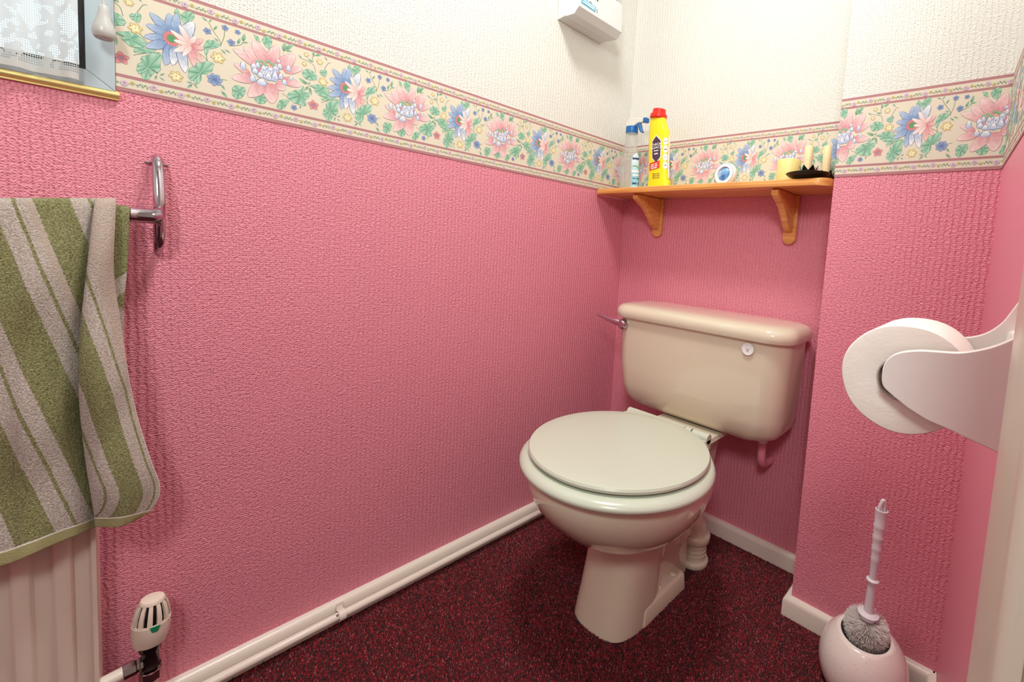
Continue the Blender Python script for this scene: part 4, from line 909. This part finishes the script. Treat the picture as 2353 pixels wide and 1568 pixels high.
# ------------------------------------------------------------------ door frame on the right
M['frame'] = mat('cream_gloss_door_frame', (212, 201, 184), .3); M['lining'] = mat('grey_beige_door_lining', (150, 138, 122), .5)
AP = [(.060, -.838), (.0185, -.838), (.0172, -.8395), (.0168, -.846), (.0175, -.866), (.0195, -.888), (.0235, -.902), (.0265, -.915), (.0270, -.930), (.0245, -.944), (.0215, -.958), (.0205, -.972), (.0205, -.986), (.0220, -.9905), (.0255, -.9925), (.075, -.9925)]
def prism_plan(name, P, z0, z1, m, parent=None, smooth=50):
    return MB().rings([[Vector((x, y, z)) for x, y in P] for z in (z0, z1)]).build(name, m, parent, auto=smooth)
AP = [(1.0 + x, y) for x, y in AP]
dr = prism_plan('door_1', AP, 0, 2.07, M['frame']); struct(dr); 
prism_plan('door_lining', [(1.030, -.9935), (1.19, -.9935), (1.19, -.975), (1.030, -.975)], 0, 2.03, M['lining'], dr)

# ------------------------------------------------------------------ toilet roll holder and roll
HY0, HY1 = -.768, -.640
def wallx(y): return xr(y) - .001
armpx = [(2045, 905), (2028, 886), (2026, 862), (2031, 838), (2046, 820), (2070, 810), (2110, 806), (2150, 808), (2200, 811), (2245, 806), (2285, 796), (2318, 783), (2345, 770)]
armlo = [(2345, 1075), (2310, 1052), (2277, 1034), (2230, 1012), (2180, 988), (2130, 966), (2085, 938)]
def smooth2(P): return [(p.x, p.y) for p in bspl([(a, b, 0) for a, b in P], 4)]
A = [at(px, py, 'y', HY0) for px, py in smooth2(armlo[::1][-1:] + armpx) + smooth2(armlo)[:-1]]
t = thing('toilet_roll_holder', (wallx(-.70), -.705, .69), 'white plastic toilet roll holder on the right wall beside the door frame', 'toilet roll holder')
M['holder'] = mat('white_glossy_plastic', (238, 234, 230), .22)
fx = [Vector((min(p.x, wallx(p.y) - .0005), p.y, p.z)) for p in A]
AX0 = 1.003
MB().prism(fx, (0, .009, 0)).build('arm', M['holder'], t, bevel=.0025, seg=4, auto=40)
far = [at(px, py, 'y', HY1) for px, py in smooth2([(2085, 880), (2060, 850), (2075, 805), (2110, 780), (2160, 776), (2215, 775), (2262, 766), (2300, 743), (2326, 712), (2350, 680)]) + [(2350, 960), (2277, 940), (2200, 930), (2120, 905)]]
far = [Vector((min(p.x, wallx(p.y) - .0005), p.y, p.z)) for p in far]
MB().prism([p - Vector((0, .009, 0)) for p in far], (0, .009, 0)).build('arm', M['holder'], t, bevel=.0025, seg=4, auto=40)
zt_ = max(p.z for p in fx); zb_ = min(p.z for p in fx)
pr = [(wallx(-.70) - .0, zt_ - .004), (1.022, zt_ - .010), (1.017, (zt_ + zb_) / 2), (1.020, zb_ + .01), (wallx(-.70), zb_ + .002)]
MB().rings([[Vector((min(x + (xr(y) - xr(-.70)), wallx(y)), y, z)) for x, z in pr] for y in (HY0 + .004, HY1 - .004)]).build('back_plate', M['holder'], t, bevel=.002, seg=3, auto=40)
rc = Vector((.9475, 0, .7315)); RR = .0515
MB().tube([(rc.x, HY0 + .006, rc.z), (rc.x, HY1 - .006, rc.z)], .0085, 20).build('spindle', M['holder'], t, smooth=True)
t = thing('toilet_roll', (rc.x, -.702, rc.z), 'white toilet roll held between the arms of the wall holder', 'toilet roll')
M['tissue'] = mat('white_tissue', (244, 238, 230), .95); N = NT(M['tissue'])
N.bump(N.math('ADD', N.noise(N.obj(), 60, 3), N.math('MULTIPLY', N.noise(N.obj(), 400, 2), .3)), .35, .0015)
b = MB(); ra = []
def squash(k, r): a = 2 * PI * k / 96; return r * (1 + .015 * math.sin(2 * a + .6) + .010 * math.sin(3 * a) + .004 * math.sin(7 * a))
def cring(r, y): return [Vector((rc.x + squash(k, r) * math.cos(2 * PI * k / 96), y, rc.z + squash(k, r) * math.sin(2 * PI * k / 96))) for k in range(96)]
ya_, yb_ = -.7520, -.6540
b.rings([cring(.0205, ya_ + .001), cring(.030, ya_), cring(.046, ya_), cring(RR - .001, ya_ + .0006), cring(RR, ya_ + .002), cring(RR, yb_ - .002), cring(RR - .001, yb_), cring(.0205, yb_)], False, False)
b.build('paper', M['tissue'], t, auto=40)
b = MB(); b.rings([cring(.0208, ya_), cring(.0195, ya_), cring(.0195, yb_), cring(.0208, yb_)], False, False); b.build('cardboard_core', mat('grey_cardboard', (176, 166, 156), .8), t, auto=40)

# ------------------------------------------------------------------ toilet brush in its pot
pc = Vector((.880, -.262, 0))
t = thing('brush_pot', pc, 'white speckled egg-shaped brush pot on the carpet by the right skirting', 'brush holder')
M['pot'] = mat('white_speckled_ceramic', (240, 228, 222), .2, Coat_Weight=.4); N = NT(M['pot'])
v = N.n('ShaderNodeTexVoronoi'); v.inputs['Scale'].default_value = 150; N.l(N.obj(), v.inputs['Vector']); sp2 = N.math('LESS_THAN', v.outputs['Distance'], .09)
N.l(N.mix(sp2, srgb(240, 228, 222), srgb(150, 136, 130)), N.p.inputs['Base Color'])
H_ = .150; RP = .0770
def potr(h): f = h / H_; return RP * math.sqrt(max(0, 1 - ((f - .40) / .56) ** 2))
b = MB(); n = 64; outer = []; L_ = 26
tilt = Vector((-.02, -.42, 1)).normalized()     # the slanting mouth, facing the door
def cutz(x, y, h):  # lower the wall where the mouth slants
    top = .128 + (y * .42 + x * -.05) * 1.0
    return min(h, top)
for i in range(L_ + 1):
    h = .004 + (H_ - .010) * i / L_; ring = []
    for k in range(n):
        a = 2 * PI * k / n; r = potr(h); x, y = r * math.cos(a), r * math.sin(a)
        ring.append((x, y, h))
    outer.append(ring)
def clampring(ring, off=0.):
    R_ = []
    for x, y, h in ring:
        a = math.atan2(y, x); lim = .127 + .006 * math.sin(a)
        hh = min(h, lim); r = max(.001, potr(hh) - off); R_.append(pc + Vector((r * math.cos(a), r * math.sin(a), hh)))
    return R_
up = [clampring(r) for r in outer]; dn = [clampring(r, .0055) for r in outer[::-1]]
dn = [[Vector((p.x, p.y, max(p.z, .010))) for p in r] for r in dn]
lip = [(a + c) / 2 + Vector((0, 0, .0022)) for a, c in zip(up[-1], dn[0])]
b.rings([[pc + Vector((.045 * math.cos(2 * PI * k / n), .045 * math.sin(2 * PI * k / n), .0)) for k in range(n)]] + up + [lip] + dn, True, True)
b.build('pot', M['pot'], t, smooth=True)
t2 = thing('toilet_brush', pc + Vector((.003, .0, .05)), 'white toilet brush with long handle standing in the egg-shaped pot', 'toilet brush')
M['bp'] = mat('white_brush_plastic', (232, 226, 232), .3)
colr = at(1995, 1411, 'y', pc.y); tp = at(2029, 1152, 'y', pc.y + .002); ax = (tp - colr).normalized(); Lh = (tp - colr).length
def lathe_on(b, prof): b.lathe(prof, colr, 28, ax)
b = MB(); s = Lh / .235
P = [(.0120, -.010), (.0125, -.003), (.0180, -.001), (.0185, .0015), (.0150, .003), (.0085, .005), (.0072, .062 * s), (.0072, .068 * s), (.0110, .070 * s), (.0110, .0725 * s), (.0068, .075 * s), (.0068, .100 * s), (.0076, .112 * s), (.0084, .118 * s), (.0074, .121 * s), (.0084, .134 * s), (.0092, .140 * s), (.0080, .143 * s), (.0092, .157 * s), (.0100, .163 * s), (.0086, .166 * s), (.0100, .180 * s), (.0106, .186 * s), (.0094, .189 * s), (.0104, .210 * s), (.0110, .217 * s), (.0090, .2175 * s), (.0080, .212 * s), (.0001, .212 * s)]
lathe_on(b, P)
u = Vector((.75, .65, 0)); u = (u - ax * u.dot(ax)).normalized()
b.tube(bspl([colr + ax * .208 * s - u * .0055, colr + ax * .222 * s - u * .0055 * .8, colr + ax * .2335 * s - u * .001, colr + ax * .236 * s + u * .001, colr + ax * .2325 * s + u * .003, colr + ax * .212 * s + u * .005], 5), .0034, 10)
b.build('handle', M['bp'], t2, auto=45)
# bristles: thin tapered strands radiating from the core
b = MB(); V, F, Cl = [], [], []; cc = colr - ax * .030; rb_ = random.Random(5)
u1 = ax.orthogonal().normalized(); w1 = ax.cross(u1)
for k in range(3000):
    h = rb_.uniform(-.030, .024); a = rb_.uniform(0, 2 * PI); e_ = rb_.gauss(0, .16) + h * 10
    d = (u1 * math.cos(a) + w1 * math.sin(a)) * math.cos(e_) + ax * math.sin(e_); d.normalize()
    L = .0365 * math.sqrt(max(.25, 1 - (h / .040) ** 2)) * rb_.uniform(.93, 1.0); o_ = cc + ax * h * .55 + d * .004; e2 = o_ + d * L + Vector((rb_.gauss(0, .0009), rb_.gauss(0, .0009), rb_.gauss(0, .0009)))
    s_ = d.orthogonal().normalized() * .00052; s2 = d.cross(s_)
    n_ = len(V); V += [o_ + s_, o_ - s_ * .5 + s2 * .87, o_ - s_ * .5 - s2 * .87, e2 + s_ * .8, e2 - s_ * .4 + s2 * .7, e2 - s_ * .4 - s2 * .7]
    F += [(n_, n_ + 1, n_ + 4, n_ + 3), (n_ + 1, n_ + 2, n_ + 5, n_ + 4), (n_ + 2, n_, n_ + 3, n_ + 5), (n_ + 3, n_ + 4, n_ + 5)]
b.V = V; b.F = F
M['bristle'] = mat('white_nylon_bristles', (250, 246, 244), .6); N = NT(M['bristle'])
_tl = N.n('ShaderNodeBsdfTranslucent'); _tl.inputs[0].default_value = (1, .97, .95, 1); _mx = N.n('ShaderNodeMixShader'); _mx.inputs[0].default_value = .5; N.l(N.p.outputs[0], _mx.inputs[1]); N.l(_tl.outputs[0], _mx.inputs[2]); N.l(_mx.outputs[0], N.out.inputs[0])
N.l(N.ramp(N.noise(N.obj(), 38, 3, .6), [(.30, srgb(170, 148, 128)), (.38, srgb(240, 232, 226)), (.45, srgb(252, 250, 248))]), N.p.inputs['Base Color'])
br = b.build('bristles', M['bristle'], t2)
b = MB().lathe([(.006, -.050), (.006, -.004)], colr, 12, ax).build('core', M['bp'], t2)
